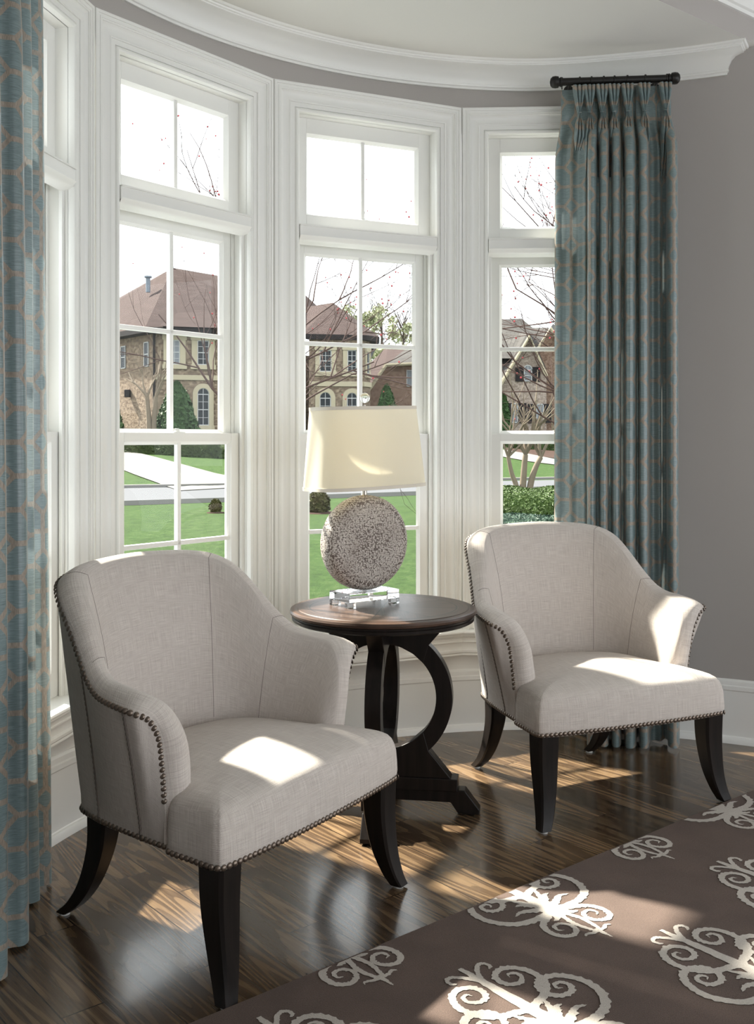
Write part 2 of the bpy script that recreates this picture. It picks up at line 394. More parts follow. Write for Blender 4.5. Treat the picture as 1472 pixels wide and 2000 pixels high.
# ceilings
mb = MB(); pts = [arc(p, -.03, CZ) for p in rng(PH0, PH1, 3)]
mb.poly([RM(sR + .01, 0, CZ)] + pts + [RM(sL - .01, 0, CZ)]); struct(mb, 'ceiling_bay', M['ceiling'], smooth=0)
mb = MB(); mb.poly([RM(SA, 0, MZ), RM(SB, 0, MZ), RM(SB, DD, MZ), RM(SA, DD, MZ)]); struct(mb, 'ceiling', M['ceiling'], smooth=0)
# floor
mb = MB(); mb.poly([RM(SB, -.02), ] + [RM(sR, -.02)] + [arc(p, -.03) for p in rng(PH0, PH1, 3)] + [RM(sL, -.02), RM(SA, -.02), RM(SA, DD), RM(SB, DD)])
struct(mb, 'floor', M['floor'], smooth=0)
# baseboard and crown following the bay
BP = [(0, .274), (.005, .274), (.012, .266), (.013, .258), (.013, .249), (.019, .245), (.020, .229), (.0165, .224), (.0165, .030), (.019, .027), (.027, .025), (.034, .015), (.036, 0)]
mb = MB(); mb.grid([[arc(p, a, z) for a, z in BP] for p in rng(PH0, PH1, 1.5)]); struct(mb, 'baseboard_bay', M['trim'], smooth=30)
mb = MB()
for s0, s1 in ((SA, sL), (sR, SB)): mb.grid([[RM(s, a, z) for a, z in BP] for s in (s0, s1)])
struct(mb, 'baseboard_front', M['trim'], smooth=30)
CP = [(0, 2.912), (.010, 2.912), (.011, 2.921), (.017, 2.924), (.019, 2.932), (.015, 2.935), (.020, 2.950), (.032, 2.972), (.052, 2.989), (.078, 2.998), (.092, 3.0), (.092, 3.005), (.099, 3.007), (.101, 3.012), (.111, 3.013), (.117, 3.0195), (.117, 3.0205)]
mb = MB(); pe = lambda a: 65.4 - a * 26; ph = rng(66.5, PH1, 1.5)
mb.grid([[arc(pe(a), 0, z) for a, z in CP], [arc(pe(a), a, z) for a, z in CP]] + [[arc(p, a, z) for a, z in CP] for p in ph])
struct(mb, 'trim_1', M['trim'], smooth=30)
CP2 = [(0, MZ - .15), (.012, MZ - .15), (.014, MZ - .135), (.024, MZ - .13), (.026, MZ - .118), (.035, MZ - .09), (.06, MZ - .05), (.095, MZ - .035), (.10, MZ - .025), (.112, MZ - .022), (.114, MZ - .012), (.13, MZ - .008), (.135, MZ)]
mb = MB(); mb.grid([[RM(s, a, z) for a, z in CP2] for s in (SA, SB)]); struct(mb, 'trim_2', M['trim'], smooth=30)
# ------------------------------------------------------------------ bay windows
OW, OZ0, OZ1, CW = .3265, .46, 2.702, .123
def uprof(prof, hw, z0, z1, m=0):
    """profile (w outward from the opening edge, d) swept up, over the head and down with mitred corners"""
    rows = []
    for w, d in prof: rows.append([(-hw - w, d, z0), (-hw - w, d, z1 + w * .985), (hw + w, d, z1 + w * .985), (hw + w, d, z0)])
    return list(map(list, zip(*rows)))
def ring(mb, x0, x1, z0, z1, l, r, b, t, d0, d1, bead=.012, sides='lrbt'):
    """sash frame: outer x0..x1 z0..z1, members l r b t wide, front d0, back d1, small sloped glazing bead"""
    mb.box(x0, x0 + l, d0, d1, z0, z1); mb.box(x1 - r, x1, d0, d1, z0, z1)
    mb.box(x0 + l, x1 - r, d0, d1, z0, z0 + b); mb.box(x0 + l, x1 - r, d0, d1, z1 - t, z1)
    X0, X1, Z0, Z1 = x0 + l, x1 - r, z0 + b, z1 - t; k = bead; dm = (d0 + d1) / 2 - .004
    A = [(X0, d0 + .002, Z0), (X1, d0 + .002, Z0), (X1, d0 + .002, Z1), (X0, d0 + .002, Z1)]
    B = [(X0 + k, dm, Z0 + k), (X1 - k, dm, Z0 + k), (X1 - k, dm, Z1 - k), (X0 + k, dm, Z1 - k)]
    for i in range(4):
        j = (i + 1) % 4; mb.poly([A[i], A[j], B[j], B[i]])
def make_window():
    w = empty('window_1'); w['kind'] = 'structure'
    prof = [(0, .034), (0, .016), (.003, .010), (.009, .0065), (.015, .008), (.019, .013), (.021, .016), (.0215, .012), (.040, .012), (.0405, .007), (.044, .006), (.050, .010), (.060, .0125), (.072, .011), (.082, .006), (.086, .002), (.0865, -.003), (.092, -.003), (.0925, -.0065), (.098, -.0065), (.0985, -.004), (.106, -.004), (.107, -.008), (.113, -.009), (.118, -.007), (.1195, -.001), (.1215, .002), (.1225, .002), (.1225, .034)]
    mb = MB(); mb.grid(uprof(prof, OW, OZ0, OZ1)); mb.build('casing', M['trim'], w, smooth=28)
    mb = MB()
    for sx in (-1, 1):
        a, b = sorted((sx * OW, sx * (OW + .118))); mb.box(a, b, .03, .148, OZ0 - .02, OZ1 + .115)
        a, b = sorted((sx * (OW - .016), sx * OW)); mb.box(a, b, .045, .058, OZ0, 2.178); mb.box(a, b, .102, .106, OZ0, 2.178)
    mb.box(-OW - .118, OW + .118, .03, .148, OZ1, OZ1 + .115)
    mb.build('window_frame', M['trim'], w, smooth=0, bevel=.0015)
    mb = MB(); mb.box(-OW, OW, .006, .148, 2.178, 2.229); mb.box(-OW, OW, .0, .02, 2.223, 2.2285)
    c = [(.0, 2.183), (.008, 2.176), (.012, 2.168), (.024, 2.160), (.04, 2.156), (.05, 2.150), (.05, 2.18)]
    mb.grid([[(x, d, z) for d, z in c] for x in (-OW, OW)]); mb.build('mullion_bar', M['trim'], w, smooth=30, bevel=.001)
    # transom sash
    sa = MB(); ring(sa, -OW, OW, 2.229, OZ1, .0565, .0565, .059, .064, .078, .125)
    t = sa.build('transom_sash', M['trim'], w, smooth=0, bevel=.0012)
    m_ = MB(); m_.box(-.009, .009, .088, .112, 2.288, 2.638); m_.build('muntin', M['trim'], t, smooth=0, bevel=.003)
    g = MB(); g.box(-.272, .272, .0995, .1025, 2.286, 2.640); g.build('pane', M['glass'], t, smooth=0)
    # upper sash
    sa = MB(); ring(sa, -OW, OW, 1.312, 2.185, .0565, .0565, .036, .058, .108, .142)
    t = sa.build('upper_sash', M['trim'], w, smooth=0, bevel=.0012)
    m_ = MB(); m_.box(-.009, .009, .112, .134, 1.345, 2.127); m_.box(-.27, .27, .112, .134, 1.728, 1.746); m_.build('muntin', M['trim'], t, smooth=0, bevel=.003)
    g = MB(); g.box(-.272, .272, .1235, .1265, 1.345, 2.13); g.build('pane', M['glass'], t, smooth=0)
    # lower sash
    sa = MB(); ring(sa, -OW + .001, OW - .001, .462, 1.345, .0565, .0565, .083, .034, .062, .100)
    t = sa.build('lower_sash', M['trim'], w, smooth=0, bevel=.0012)
    m_ = MB(); m_.box(-.009, .009, .068, .090, .545, 1.311); m_.box(-.27, .27, .068, .090, .912, .930); m_.build('muntin', M['trim'], t, smooth=0, bevel=.003)
    g = MB(); g.box(-.272, .272, .078, .081, .54, 1.313); g.build('pane', M['glass'], t, smooth=0)
    k = MB(); k.box(-.03, .03, .066, .10, 1.345, 1.349); k.lathe([(.0, .0), (.011, 0), (.011, .01), (.007, .013), (0, .013)], 16, (0, .083, 1.349)); k.box(-.028, .006, .074, .083, 1.354, 1.361)
    k.build('sash_lock', M['trim'], t, smooth=30, bevel=.001)
    mb = MB(); st = [(.148, .462), (.0, .462), (-.030, .461), (-.036, .457), (-.038, .451), (-.036, .445), (-.030, .441), (.0, .440), (.08, .440)]
    hw = .462; rows = []
    for x, kk in ((-hw, 1), (hw, -1)):
        rows.append([(x + kk * d * math.tan(R(13.75)) * -1 * 1.0 if False else x - kk * (-d) * 0, d, z) for d, z in st])
    mb.grid(rows, flip=True); mb.build('window_stool', M['trim'], w, smooth=30)
    mb = MB(); ap = [(.0, .4405), (-.026, .4405), (-.027, .436), (-.022, .433), (-.020, .428), (-.012, .425), (-.009, .410), (-.013, .408), (-.013, .404), (-.006, .400), (-.001, .385), (-.002, .371), (-.007, .369), (-.012, .366), (-.012, .358), (-.008, .352), (-.009, .349), (-.009, .344), (.0, .342), (.09, .342)]
    mb.grid([[(x, d, z) for d, z in ap] for x in (-hw + .006, hw - .006)]); mb.build('apron', M['trim'], w, smooth=30)
    return w
W = make_window()
for k, th in enumerate((79.75, 52.25, 24.78, -2.7)):
    o = W if k == 0 else copy_tree(W)
    o.name = 'window_%d' % (k + 1); ph = R(th + 90)
    o.location = (C0[0] + 1.837 * math.cos(ph), C0[1] + 1.837 * math.sin(ph), 0); o.rotation_euler = (0, 0, R(th))
# ------------------------------------------------------------------ armchairs
def make_chair():
    root = empty('armchair')
    K = [  # outer nail line, inner crest, outer bottom, inner bottom
        ((.370, .190, .33), (.306, .180, .35), (.366, .180, .313), (.288, .20, .36)),
        ((.376, .184, .44), (.306, .168, .45), (.364, .175, .313), (.286, .20, .38)),
        ((.390, .180, .54), (.318, .162, .555), (.360, .185, .313), (.287, .23, .40)),
        ((.403, .178, .60), (.336, .172, .62), (.358, .20, .313), (.29, .26, .40)),
        ((.432, .180, .65), (.358, .200, .668), (.356, .225, .313), (.292, .29, .40)),
        ((.470, .195, .672), (.378, .245, .69), (.352, .26, .313), (.293, .32, .40)),
        ((.466, .265, .680), (.378, .31, .70), (.345, .32, .313), (.293, .36, .40)),
        ((.447, .34, .687), (.37, .365, .708), (.337, .38, .313), (.292, .40, .40)),
        ((.425, .40, .710), (.355, .41, .733), (.33, .43, .313), (.288, .43, .40)),
        ((.403, .455, .755), (.338, .447, .777), (.322, .47, .313), (.28, .455, .40)),
        ((.383, .51, .81), (.32, .485, .83), (.312, .51, .313), (.268, .48, .40)),
        ((.368, .56, .86), (.303, .525, .88), (.303, .545, .313), (.25, .50, .40)),
        ((.350, .605, .902), (.28, .565, .918), (.285, .575, .313), (.225, .52, .40)),
        ((.310, .65, .930), (.245, .605, .942), (.25, .59, .313), (.195, .535, .40)),
        ((.235, .682, .944), (.185, .635, .955), (.19, .60, .313), (.145, .545, .40)),
        ((.12, .702, .951), (.095, .655, .962), (.10, .605, .313), (.075, .55, .40)),
        ((0, .708, .954), (0, .66, .965), (0, .605, .313), (0, .552, .40))]
    full = [tuple((-p[0], p[1], p[2]) for p in k) for k in K[:-1]] + K[::-1]
    n = 4; curves = [cr([k[i] for k in full], n) for i in range(4)]
    N, I, B, Sn = [[Vector(p) for p in c] for c in curves]; L = len(N)
    seams = (5.6, 8.9, 12.6)
    sp = sorted([s for s in seams] + [32 - s for s in seams] + [0, 32])
    rows = []; nl = []
    for a in range(L):
        t = a / n
        T = (N[min(a + 1, L - 1)] - N[max(a - 1, 0)]).normalized()
        row = []
        # outer panel with channel bulges between the vertical seams
        for s0, s1 in zip(sp, sp[1:]):
            if s0 - 1e-6 <= t <= s1 + 1e-6: bul = math.sin(PI * min(1, max(0, (t - s0) / (s1 - s0)))) ** .5
        c = Vector((0, .30, 0)); out = (Vector((N[a].x, N[a].y, 0)) - c).normalized()
        if a < 5 * n or a > L - 5 * n: out = Vector((math.copysign(1, N[a].x), 0, 0))
        for j in range(12):
            f = j / 12; p = B[a].lerp(N[a], f)
            k = math.sin(PI * min(1, f * 1.02))
            row.append(p + out * (.011 * bul * k ** .6 + (.006 if j == 0 else .0) - .006 * k))
        row.append(N[a] + out * .002)
        nl.append((N[a] + out * .003, out))
        W_ = I[a] - N[a]; up = T.cross(W_).normalized()
        if up.z < 0 and abs(up.z) > abs(up.y): up = -up
        if abs(up.z) <= abs(up.y) and up.y > 0: up = -up
        for j in range(1, 9):
            f = j / 9; row.append(N[a] + W_ * f + up * (.020 * math.sin(PI * f) ** .75))
        row.append(I[a] + up * .004)
        inn = (Vector((0, .28, .6)) - I[a]); inn.z = 0; inn.normalize()
        for j in range(1, 10):
            f = j / 9; p = I[a].lerp(Sn[a], f); row.append(p + inn * .014 * math.sin(PI * min(1, f * 1.15)) * (1 if f < .87 else .3))
        rows.append(row)
    mb = MB(); mb.grid([[tuple(p) for p in r] for r in rows], flip=False)
    # close both front ends and the underside
    for e in (0, L - 1):
        r = rows[e]; m = len(r); q = [r[k] for k in range(0, m)]
        mb.poly([tuple(p) for p in q])
    mb.grid([[tuple(r[0]), tuple(r[-1])] for r in rows])
    o = mb.build('upholstered_back', M['linen'], root, smooth=60)
    # seat
    def outl(s, sc=1):
        pass
    ctl = [(-.392, .03), (-.390, .006), (-.366, -.010), (-.2, -.022), (0, -.026), (.2, -.022), (.366, -.010), (.390, .006), (.392, .03), (.387, .09), (.380, .165), (.345, .20), (.32, .32), (.30, .42), (.25, .50), (.15, .545), (0, .557), (-.15, .545), (-.25, .50), (-.30, .42), (-.32, .32), (-.345, .20), (-.380, .165), (-.387, .09)]
    m = len(ctl); pts = cr(ctl + [ctl[0]], 5)[:-1]
    cx, cy = 0, .26; rws = []
    for z, ins in ((.312, .004), (.316, -.001), (.34, -.004), (.37, -.003), (.40, -.001), (.42, .003), (.436, .009), (.448, .018), (.456, .030), (.462, .046), (.468, .07)):
        rws.append([(p[0] * (1 - ins / .38), cy + (p[1] - cy) * (1 - ins / .28), z + (.0 if z < .4 else .008 * (1 - abs(p[0]) / .39))) for p in pts])
    def mixp(p, f):
        an = math.atan2((p[1] - cy) / .28, p[0] / .36); w = min(1, (1 - f) * 2.5); w = w * w * (3 - 2 * w)
        return (p[0] * (1 - w) + .355 * math.cos(an) * w, p[1] * (1 - w) + (cy + .285 * math.sin(an)) * w)
    for k in range(1, 9):
        f = 1 - k / 8.0; b0 = 1 - .07 / .38; b1 = 1 - .07 / .28
        rws.append([(mixp(p, f)[0] * b0 * f, cy + (mixp(p, f)[1] - cy) * b1 * f, .468 + .008 * (1 - abs(mixp(p, f)[0] * f) / .39) + (.022 * (1 - f * f))) for p in pts])
    mb = MB(); b = 0; mm = len(pts)
    for r in rws: mb.V += r
    for i in range(len(rws) - 1):
        for j in range(mm):
            j2 = (j + 1) % mm; q = [i * mm + j, i * mm + j2, (i + 1) * mm + j2, (i + 1) * mm + j]
            def U(idx):
                x, y, z = mb.V[idx]
                if i >= 6: return (x, y)
                return (x + (0 if abs(x) < .36 else math.copysign(abs(y), x) * (1 if y > .02 else 0)), z - .47)
            mb.f(q, [U(k) for k in q])
    mb.f(list(range(mm))[::-1]); mb.build('seat', M['linen'], root, smooth=50)
    # nailhead trims
    def resample(P, st):
        out = []; acc = 0; P = [Vector(p) for p in P]; d = 0
        for a, bb in zip(P, P[1:]):
            l = (bb - a).length
            while d <= acc + l: out.append(a.lerp(bb, (d - acc) / l if l else 0)); d += st
            acc += l
        return out
    def nails(mb, pts, c3, r=.0082):
        for p in pts:
            nrm = c3(p).normalized(); a = nrm.cross(Vector((0, .3, 1))).normalized(); bb = nrm.cross(a)
            P = [[tuple(p + (a * math.cos(2 * PI * i / 9) + bb * math.sin(2 * PI * i / 9)) * r * math.cos(PI / 2 * j / 3.001) + nrm * (r * .62 * math.sin(PI / 2 * j / 3.001) - .001)) for j in range(4)] for i in range(9)]
            mb.grid(P, ci=True, uv=None)
    mb = MB(); path = [p for p, o_ in nl][2:-2]; path = path[1 * 2:len(path) - 2]
    def cdir(p):
        best = min(nl, key=lambda q: (q[0] - p).length); return best[1] + Vector((0, -.35 if p.y < .22 else 0, .45))
    nails(mb, resample(path, .0162), cdir)
    mb.build('nailhead_trim', M['nail'], root, smooth=60)
    bp = [Vector((p[0], p[1], .322)) for p in pts if p[1] < .19]
    left = sorted([p for p in bp if p.x < 0], key=lambda p: (p.y > .03, 0)); 
    # ordered outline: left side front-to-back reversed, front, right side
    seq = [Vector((p[0] * 1.012, p[1] - .004 if p[1] < .02 else p[1], .3225)) for p in pts]
    idx0 = min(range(len(seq)), key=lambda i: (seq[i] - Vector((-.380, .165, .3225))).length)
    sq = seq[idx0:] + seq[:idx0]
    idx1 = min(range(len(sq)), key=lambda i: (sq[i] - Vector((.380, .165, .3225))).length)
    front = sq[:idx1 + 1]
    Bo = [Vector((r[0].x, r[0].y, .3225)) + Vector((math.copysign(.003, r[0].x), 0, 0)) for r in rows]
    path = Bo[::-1][:0] + [p for p in Bo[:]][::-1]
    loop = front + [p for p in path if p.y > .185]
    mb = MB(); nails(mb, resample(loop, .0168), lambda p: Vector((p.x if p.y > .02 or abs(p.x) > .385 else p.x * .15, (p.y - .25) if (p.y < .02 or p.y > .5) else 0, 0)))
    mb.build('nailhead_trim', M['nail'], root, smooth=60)
    # seams: inner stitched lines and dark outer channel cords
    for s in (8.6, 12.9, 32 - 8.6, 32 - 12.9):
        a = int(round(s * n)); r = rows[a]; mb = MB(); mb.tube([tuple(p) for p in r[15:30]], .0009, 4)
        mb.build('seam', M['seam'], root, smooth=60)
    for s in (5.6, 8.9, 32 - 5.6, 32 - 8.9):
        a = int(round(s * n)); r = rows[a]; P = resample([p for p in r[0:13]], .0032); o_ = nl[a][1]
        mb = MB(); mb.tube([tuple(p - o_ * .0015) for p in P], [.0038 + .0018 * abs(math.sin(k * PI / 4.6)) for k in range(len(P))], 6)
        mb.build('channel_welt', M['seam'], root, smooth=60)
    # legs
    def leg(path, hw, rot):
        mb = MB(); P = cr(path, 5); H = [h[0] for h in cr([(h,) for h in hw], 5)]
        rings = []
        for p, h in zip(P, H):
            c = h * .22; q = [(h, -h + c), (h, h - c), (h - c, h), (-h + c, h), (-h, h - c), (-h, -h + c), (-h + c, -h), (h - c, -h)]
            rings.append([(p[0] + x * math.cos(rot) - y * math.sin(rot), p[1] + x * math.sin(rot) + y * math.cos(rot), p[2]) for x, y in q])
        mb.grid(rings, cj=True); mb.f([8 * (len(rings) - 1) + k for k in range(8)])
        l = mb.build('leg', M['dark'], root, smooth=30)
        g = MB(); e = P[-1]; g.lathe([(0, 0), (.014, 0), (.015, .004), (.013, .008), (0, .008)], 14, (e[0], e[1], 0)); g.build('glide', M['glide'], l)
    for s in (-1, 1):
        leg([(s * .350, .030, .315), (s * .351, .029, .22), (s * .356, .016, .12), (s * .368, -.002, .05), (s * .382, -.018, .008)], (.040, .037, .031, .025, .021), 0)
        leg([(s * .262, .520, .315), (s * .262, .532, .22), (s * .264, .570, .12), (s * .266, .62, .05), (s * .268, .672, .008)], (.036, .031, .026, .022, .019), 0)
    return root
ch = make_chair()
ch.location = (-.158, 2.71, 0); ch.rotation_euler = (0, 0, R(57.2))
tag(ch, 'greige linen armchair with nailhead trim nearest the camera, in front of the side table', 'armchair', 'pair of linen armchairs by the bay window')
ch2 = copy_tree(ch); ch2.location = (.905, 3.60, 0); ch2.rotation_euler = (0, 0, R(22.5))
tag(ch2, 'greige linen armchair with nailhead trim between the side table and the right curtain', 'armchair', 'pair of linen armchairs by the bay window')
# ------------------------------------------------------------------ side table
tb = empty('side_table', (.022, 3.66, 0), R(-8.7))
tag(tb, 'round dark espresso pedestal side table with parquet top and crossed ring base', 'table')
mb = MB(); mb.lathe([(0, .7225), (.10, .7225), (.2, .7225), (.262, .7225), (.303, .7225), (.306, .7205), (.312, .7205), (.322, .7215), (.330, .718), (.333, .711), (.331, .704), (.326, .701)], 96)
mb.build('tabletop', M['tabletop'], tb, smooth=30)
mb = MB(); mb.lathe([(.326, .701), (.322, .699), (.321, .693), (.325, .690), (.324, .681), (.315, .676), (.30, .674), (0, .674)], 96); mb.build('apron_ring', M['dark'], tb, smooth=30)
RC, RO, RI, TH = .409, .249, .192, .027
for k in range(2):
    mb = MB(); n = 40
    for sgn in (-1, 1):
        P = []
        a0 = math.asin(.187 / RO)
        for i in range(n + 1):
            a = -PI / 2 + PI * i / n; ao = max(-a0, min(a0, a * a0 / (PI / 2)))
            po = (RO * math.cos(ao), RC + RO * math.sin(ao)); pi_ = (max(.0, RI * math.cos(a)), RC + RI * .97 * math.sin(a))
            P.append([(sgn * po[0], -TH, po[1]), (sgn * po[0], TH, po[1]), (sgn * pi_[0], TH, pi_[1]), (sgn * pi_[0], -TH, pi_[1])])
        mb.grid(P, cj=True, flip=sgn < 0)
        # spandrels joining the ring to the top and bottom blocks
    mb.build('ring_panel', M['dark'], tb, smooth=30, bevel=.0025).rotation_euler = (0, 0, k * PI / 2)
    mb = MB()
    def prism(poly, mb=mb, th=TH):
        b = len(mb.V); mm = len(poly)
        mb.V += [(x, -th, z) for x, z in poly] + [(x, th, z) for x, z in poly]
        mb.f([b + i for i in range(mm)]); mb.f([b + mm + i for i in range(mm)][::-1])
        for i in range(mm): j = (i + 1) % mm; mb.f([b + i, b + mm + i, b + mm + j, b + j])
    aa = [R(90 + x) for x in (-50, -25, 0, 25, 50)]
    prism([(-.235, .676), (-.166, .594)] + [(-.12, .56)] + [(.12, .56)] + [(.166, .594), (.235, .676)]) if False else None
    top = [(-.237, .676), (-.166, .594)] + [(RI * math.cos(R(a)), RC + RI * .97 * math.sin(R(a))) for a in (140, 125, 110, 100, 90, 80, 70, 55, 40)] + [(.166, .594), (.237, .676)]
    prism(top, th=TH + .001)
    mb.build('top_bracket', M['dark'], tb, smooth=0, bevel=.003).rotation_euler = (0, 0, k * PI / 2)
    mb = MB()
    bot = [(.247, .126), (.166, .222)] + [(RI * math.cos(R(a)), RC + RI * .97 * math.sin(R(a))) for a in (-40, -55, -70, -80, -90, -100, -110, -125, -140)] + [(-.166, .222), (-.247, .126)]
    prism(bot, mb, TH + .001); mb.box(-.268, .268, -.036, .036, .084, .128)
    mb.build('bottom_bracket', M['dark'], tb, smooth=0, bevel=.003).rotation_euler = (0, 0, k * PI / 2)
    mb = MB(); prism([(-.345, .0065), (-.345, .022), (-.293, .088), (.293, .088), (.345, .022), (.345, .0065), (.268, .0065), (.243, .044), (-.243, .044), (-.268, .0065)], mb, TH)
    for s in (-1, 1): mb.box(s * .305 - .022, s * .305 + .022, -.018, .018, 0, .0065)
    mb.build('foot_bar', M['dark'], tb, smooth=0, bevel=.003).rotation_euler = (0, 0, k * PI / 2)
# ------------------------------------------------------------------ lamp
lp = empty('table_lamp', (-.045, 3.715, .7225), R(37))
tag(lp, 'table lamp with ivory shade, round ring-patterned body and clear base on the side table', 'lamp')
mb = MB(); mb.box(-.112, .112, -.062, .062, .020, .052); mb.build('acrylic_base', M['acrylic'], lp, smooth=0, bevel=.0025)
for sx in (-1, 1):
    for sy in (-1, 1):
        mb = MB(); mb.box(sx * .097 - .015, sx * .097 + .015, sy * .047 - .015, sy * .047 + .015, 0, .0195); mb.build('base_foot', M['acrylic'], lp, smooth=0, bevel=.0015)
mb = MB(); P = []; RX, RZ, T2 = .179, .172, .043
for i in range(64):
    a = 2 * PI * i / 64; row = []
    for f, y in ((.0, -T2 - .004), (.35, -T2 - .004), (.7, -T2 - .002), (.88, -T2 + .001), (.945, -T2 + .007), (.985, -T2 + .02), (1, -.0), (.985, T2 - .02), (.945, T2 - .007), (.88, T2 - .001), (.7, T2 + .002), (.35, T2 + .004), (0, T2 + .004)):
        row.append((RX * f * math.cos(a), y, max(.0525, .224 + RZ * f * math.sin(a))))
    P.append(row)
mb.grid(P, ci=True, flip=True); mb.build('ceramic_body', M['rings'], lp, smooth=60)
mb = MB(); mb.lathe([(0, .388), (.011, .388), (.012, .394), (.009, .397), (.009, .425), (.015, .43), (.016, .47), (.006, .474), (.005, .70), (.012, .703), (.012, .708), (.004, .71), (.004, .722), (0, .722)], 20); mb.build('stem', M['nickel'], lp, smooth=35)
mb = MB()
for s in (-1, 1): mb.tube(cr([(s * .012, 0, .44), (s * .05, 0, .50), (s * .06, 0, .58), (s * .04, 0, .67), (0, 0, .702)], 6), .002, 6)
mb.build('harp', M['nickel'], lp)
mb = MB(); mb.ball((0, 0, .450 + .297), .0185, 24, 16); mb.build('finial', M['acrylic'], lp)
M['ivorytrim'] = plain('ivory_trim', (.72, .66, .56, 1), .8)
def sup(a, hx, hy, e=.62):
    c, s_ = math.cos(a), math.sin(a); return (math.copysign(abs(c) ** e, c) * hx, math.copysign(abs(s_) ** e, s_) * hy)
SZ0, SZ1 = .421, .716
mb = MB(); P = []; nn = 96
for i in range(nn):
    a = 2 * PI * i / nn; row = []
    for f, th in ((0, 0), (0, .0), (1, 0), (1, .0015), (0, .0015)):
        x, y = sup(a, (.236 * (1 - f) + .207 * f) - th, (.125 * (1 - f) + .104 * f) - th); row.append((x, y, SZ0 + (SZ1 - SZ0) * f))
    P.append(row[1:])
mb.grid(P, ci=True, cj=True); sh = mb.build('lampshade', M['shade'], lp, smooth=50)
sh.rotation_euler = (0, R(-.0), 0)
for z, f in ((SZ0, 0), (SZ1 - .012, .96)):
    mb = MB(); P = []
    for i in range(nn):
        a = 2 * PI * i / nn; hx, hy = .236 * (1 - f) + .207 * f, .125 * (1 - f) + .104 * f
        x0, y0 = sup(a, hx - .002, hy - .002); x1, y1 = sup(a, hx + .0012, hy + .0012); P.append([(x0, y0, z), (x1, y1, z), (x1, y1, z + .012), (x0, y0, z + .012)])
    mb.grid(P, ci=True, cj=True)
    mb.build('shade_trim', M['ivorytrim'], sh, smooth=40)
mb = MB()
for a in (0, PI / 2): x, y = math.cos(a) * .205, math.sin(a) * .103; mb.tube([(-x, -y, .703), (x, y, .703)], .0018, 6)
mb.build('spider', M['nickel'], sh)
sh.rotation_euler = (0, R(-1.6), 0); sh.location = (.0160, 0, 0)
# ------------------------------------------------------------------ curtains
def sheet(path, z0, z1, amp, top_rel=None, n=10, nz=24, thick=.0025, uo=0):
    """hanging cloth: plan path, folds relaxed towards the heading by amp(f), uv by arc length"""
    P = cr(path, n); L = [0]
    for a, b in zip(P, P[1:]): L.append(L[-1] + math.dist(a, b))
    chord0 = Vector(P[0]); chord1 = Vector(P[-1]); D = (chord1 - chord0)
    rows = []
    for a, p in enumerate(P):
        f = L[a] / L[-1]; base = chord0 + D * f; col = []
        for k in range(nz + 1):
            g = k / nz; z = z0(a / (len(P) - 1)) * (1 - g) + z1 * g; w = amp(g)
            col.append(((p[0] * w + (base.x * .35 + p[0] * .65) * (1 - w)), (p[1] * w + base.y * (1 - w)), z))
        rows.append(col)
    return rows, L
def cloth(name, rows, L, mat, parent, nrm_off=.0022):
    mb = MB(); nz = len(rows[0]); vv = [r[2] for r in rows[len(rows) // 2]]
    mb.grid(rows, uv=(L, vv))
    o = mb.build(name, mat, parent, smooth=80)
    return o
def pxy(px, Y): return ((px - 736) / 2000 * Y, Y)
# right curtain
cu = empty('curtain', (0, 0, 0)); 
tag(cu, 'teal curtain panel with tan trellis pattern hanging behind the right armchair', 'curtain')
spec = [(1082, 4.605), (1089, 4.585), (1102, 4.59), (1114, 4.572), (1126, 4.575), (1137, 4.545), (1143, 4.535), (1147, 4.55), (1151, 4.58), (1156, 4.53), (1149, 4.43), (1147, 4.385), (1157, 4.365), (1164, 4.39), (1163, 4.46), (1162, 4.53), (1170, 4.545), (1173, 4.50), (1169, 4.42), (1174, 4.365), (1184, 4.36), (1189, 4.40), (1187, 4.47), (1187, 4.54), (1193, 4.545), (1197, 4.48), (1194, 4.41), (1198, 4.36), (1208, 4.355), (1213, 4.40), (1211, 4.47), (1212, 4.53), (1218, 4.53), (1221, 4.46), (1219, 4.40), (1224, 4.345), (1236, 4.34), (1242, 4.38), (1240, 4.45), (1244, 4.50), (1250, 4.47), (1247, 4.39), (1252, 4.34), (1262, 4.335), (1266, 4.36), (1268, 4.43), (1276, 4.45), (1288, 4.43), (1296, 4.47), (1302, 4.45), (1303, 4.38), (1312, 4.34), (1322, 4.345), (1325, 4.40)]
path = [pxy(a, b) for a, b in spec]
def ampR(g): 
    z = .012 + g * (2.855 - .012)
    if z < 2.45: return 1
    return max(.0, 1 - ((z - 2.45) / .30) ** 1.3) if z < 2.75 else 0
P = cr(path, 4); L = [0]
for a, b in zip(P, P[1:]): L.append(L[-1] + math.dist(a, b))
zs = [.012 + 2.40 * k / 26 for k in range(27)] + [2.412 + .443 * k / 12 for k in range(1, 13)]
# heading line on the rod
HA, HB = Vector(pxy(1097, 4.475)), Vector(pxy(1311, 4.43))
rows = []
rnd = random.Random(4)
for a, p in enumerate(P):
    px = p[0] / p[1] * 2000 + 736; f = min(1, max(0, (px - 1082) / 243.)); base = HA.lerp(HB, f); col = []
    for z in zs:
        t = max(0, min(1, (z - 2.56) / .19)); t = t * t * (3 - 2 * t)
        sway = .006 * math.sin(a * .21 + z * 1.3) * (1 - z / 2.9) ; spread = 1 + .035 * (1 - z / 2.8)
        cx = (HA.x + HB.x) / 2
        x = p[0] * (1 - t) + (base.x * .85 + (p[0] * .15)) * t
        y = p[1] * (1 - t) + (base.y + .012 + (p[1] - 4.44) * .10) * t
        x = cx + .0 + (x - cx) * (.985 + .03 * (1 - z / 2.85)) + sway * .4
        col.append((x, y + sway, z))
    rows.append(col)
cloth('panel', rows, L, M['trellis'], cu)
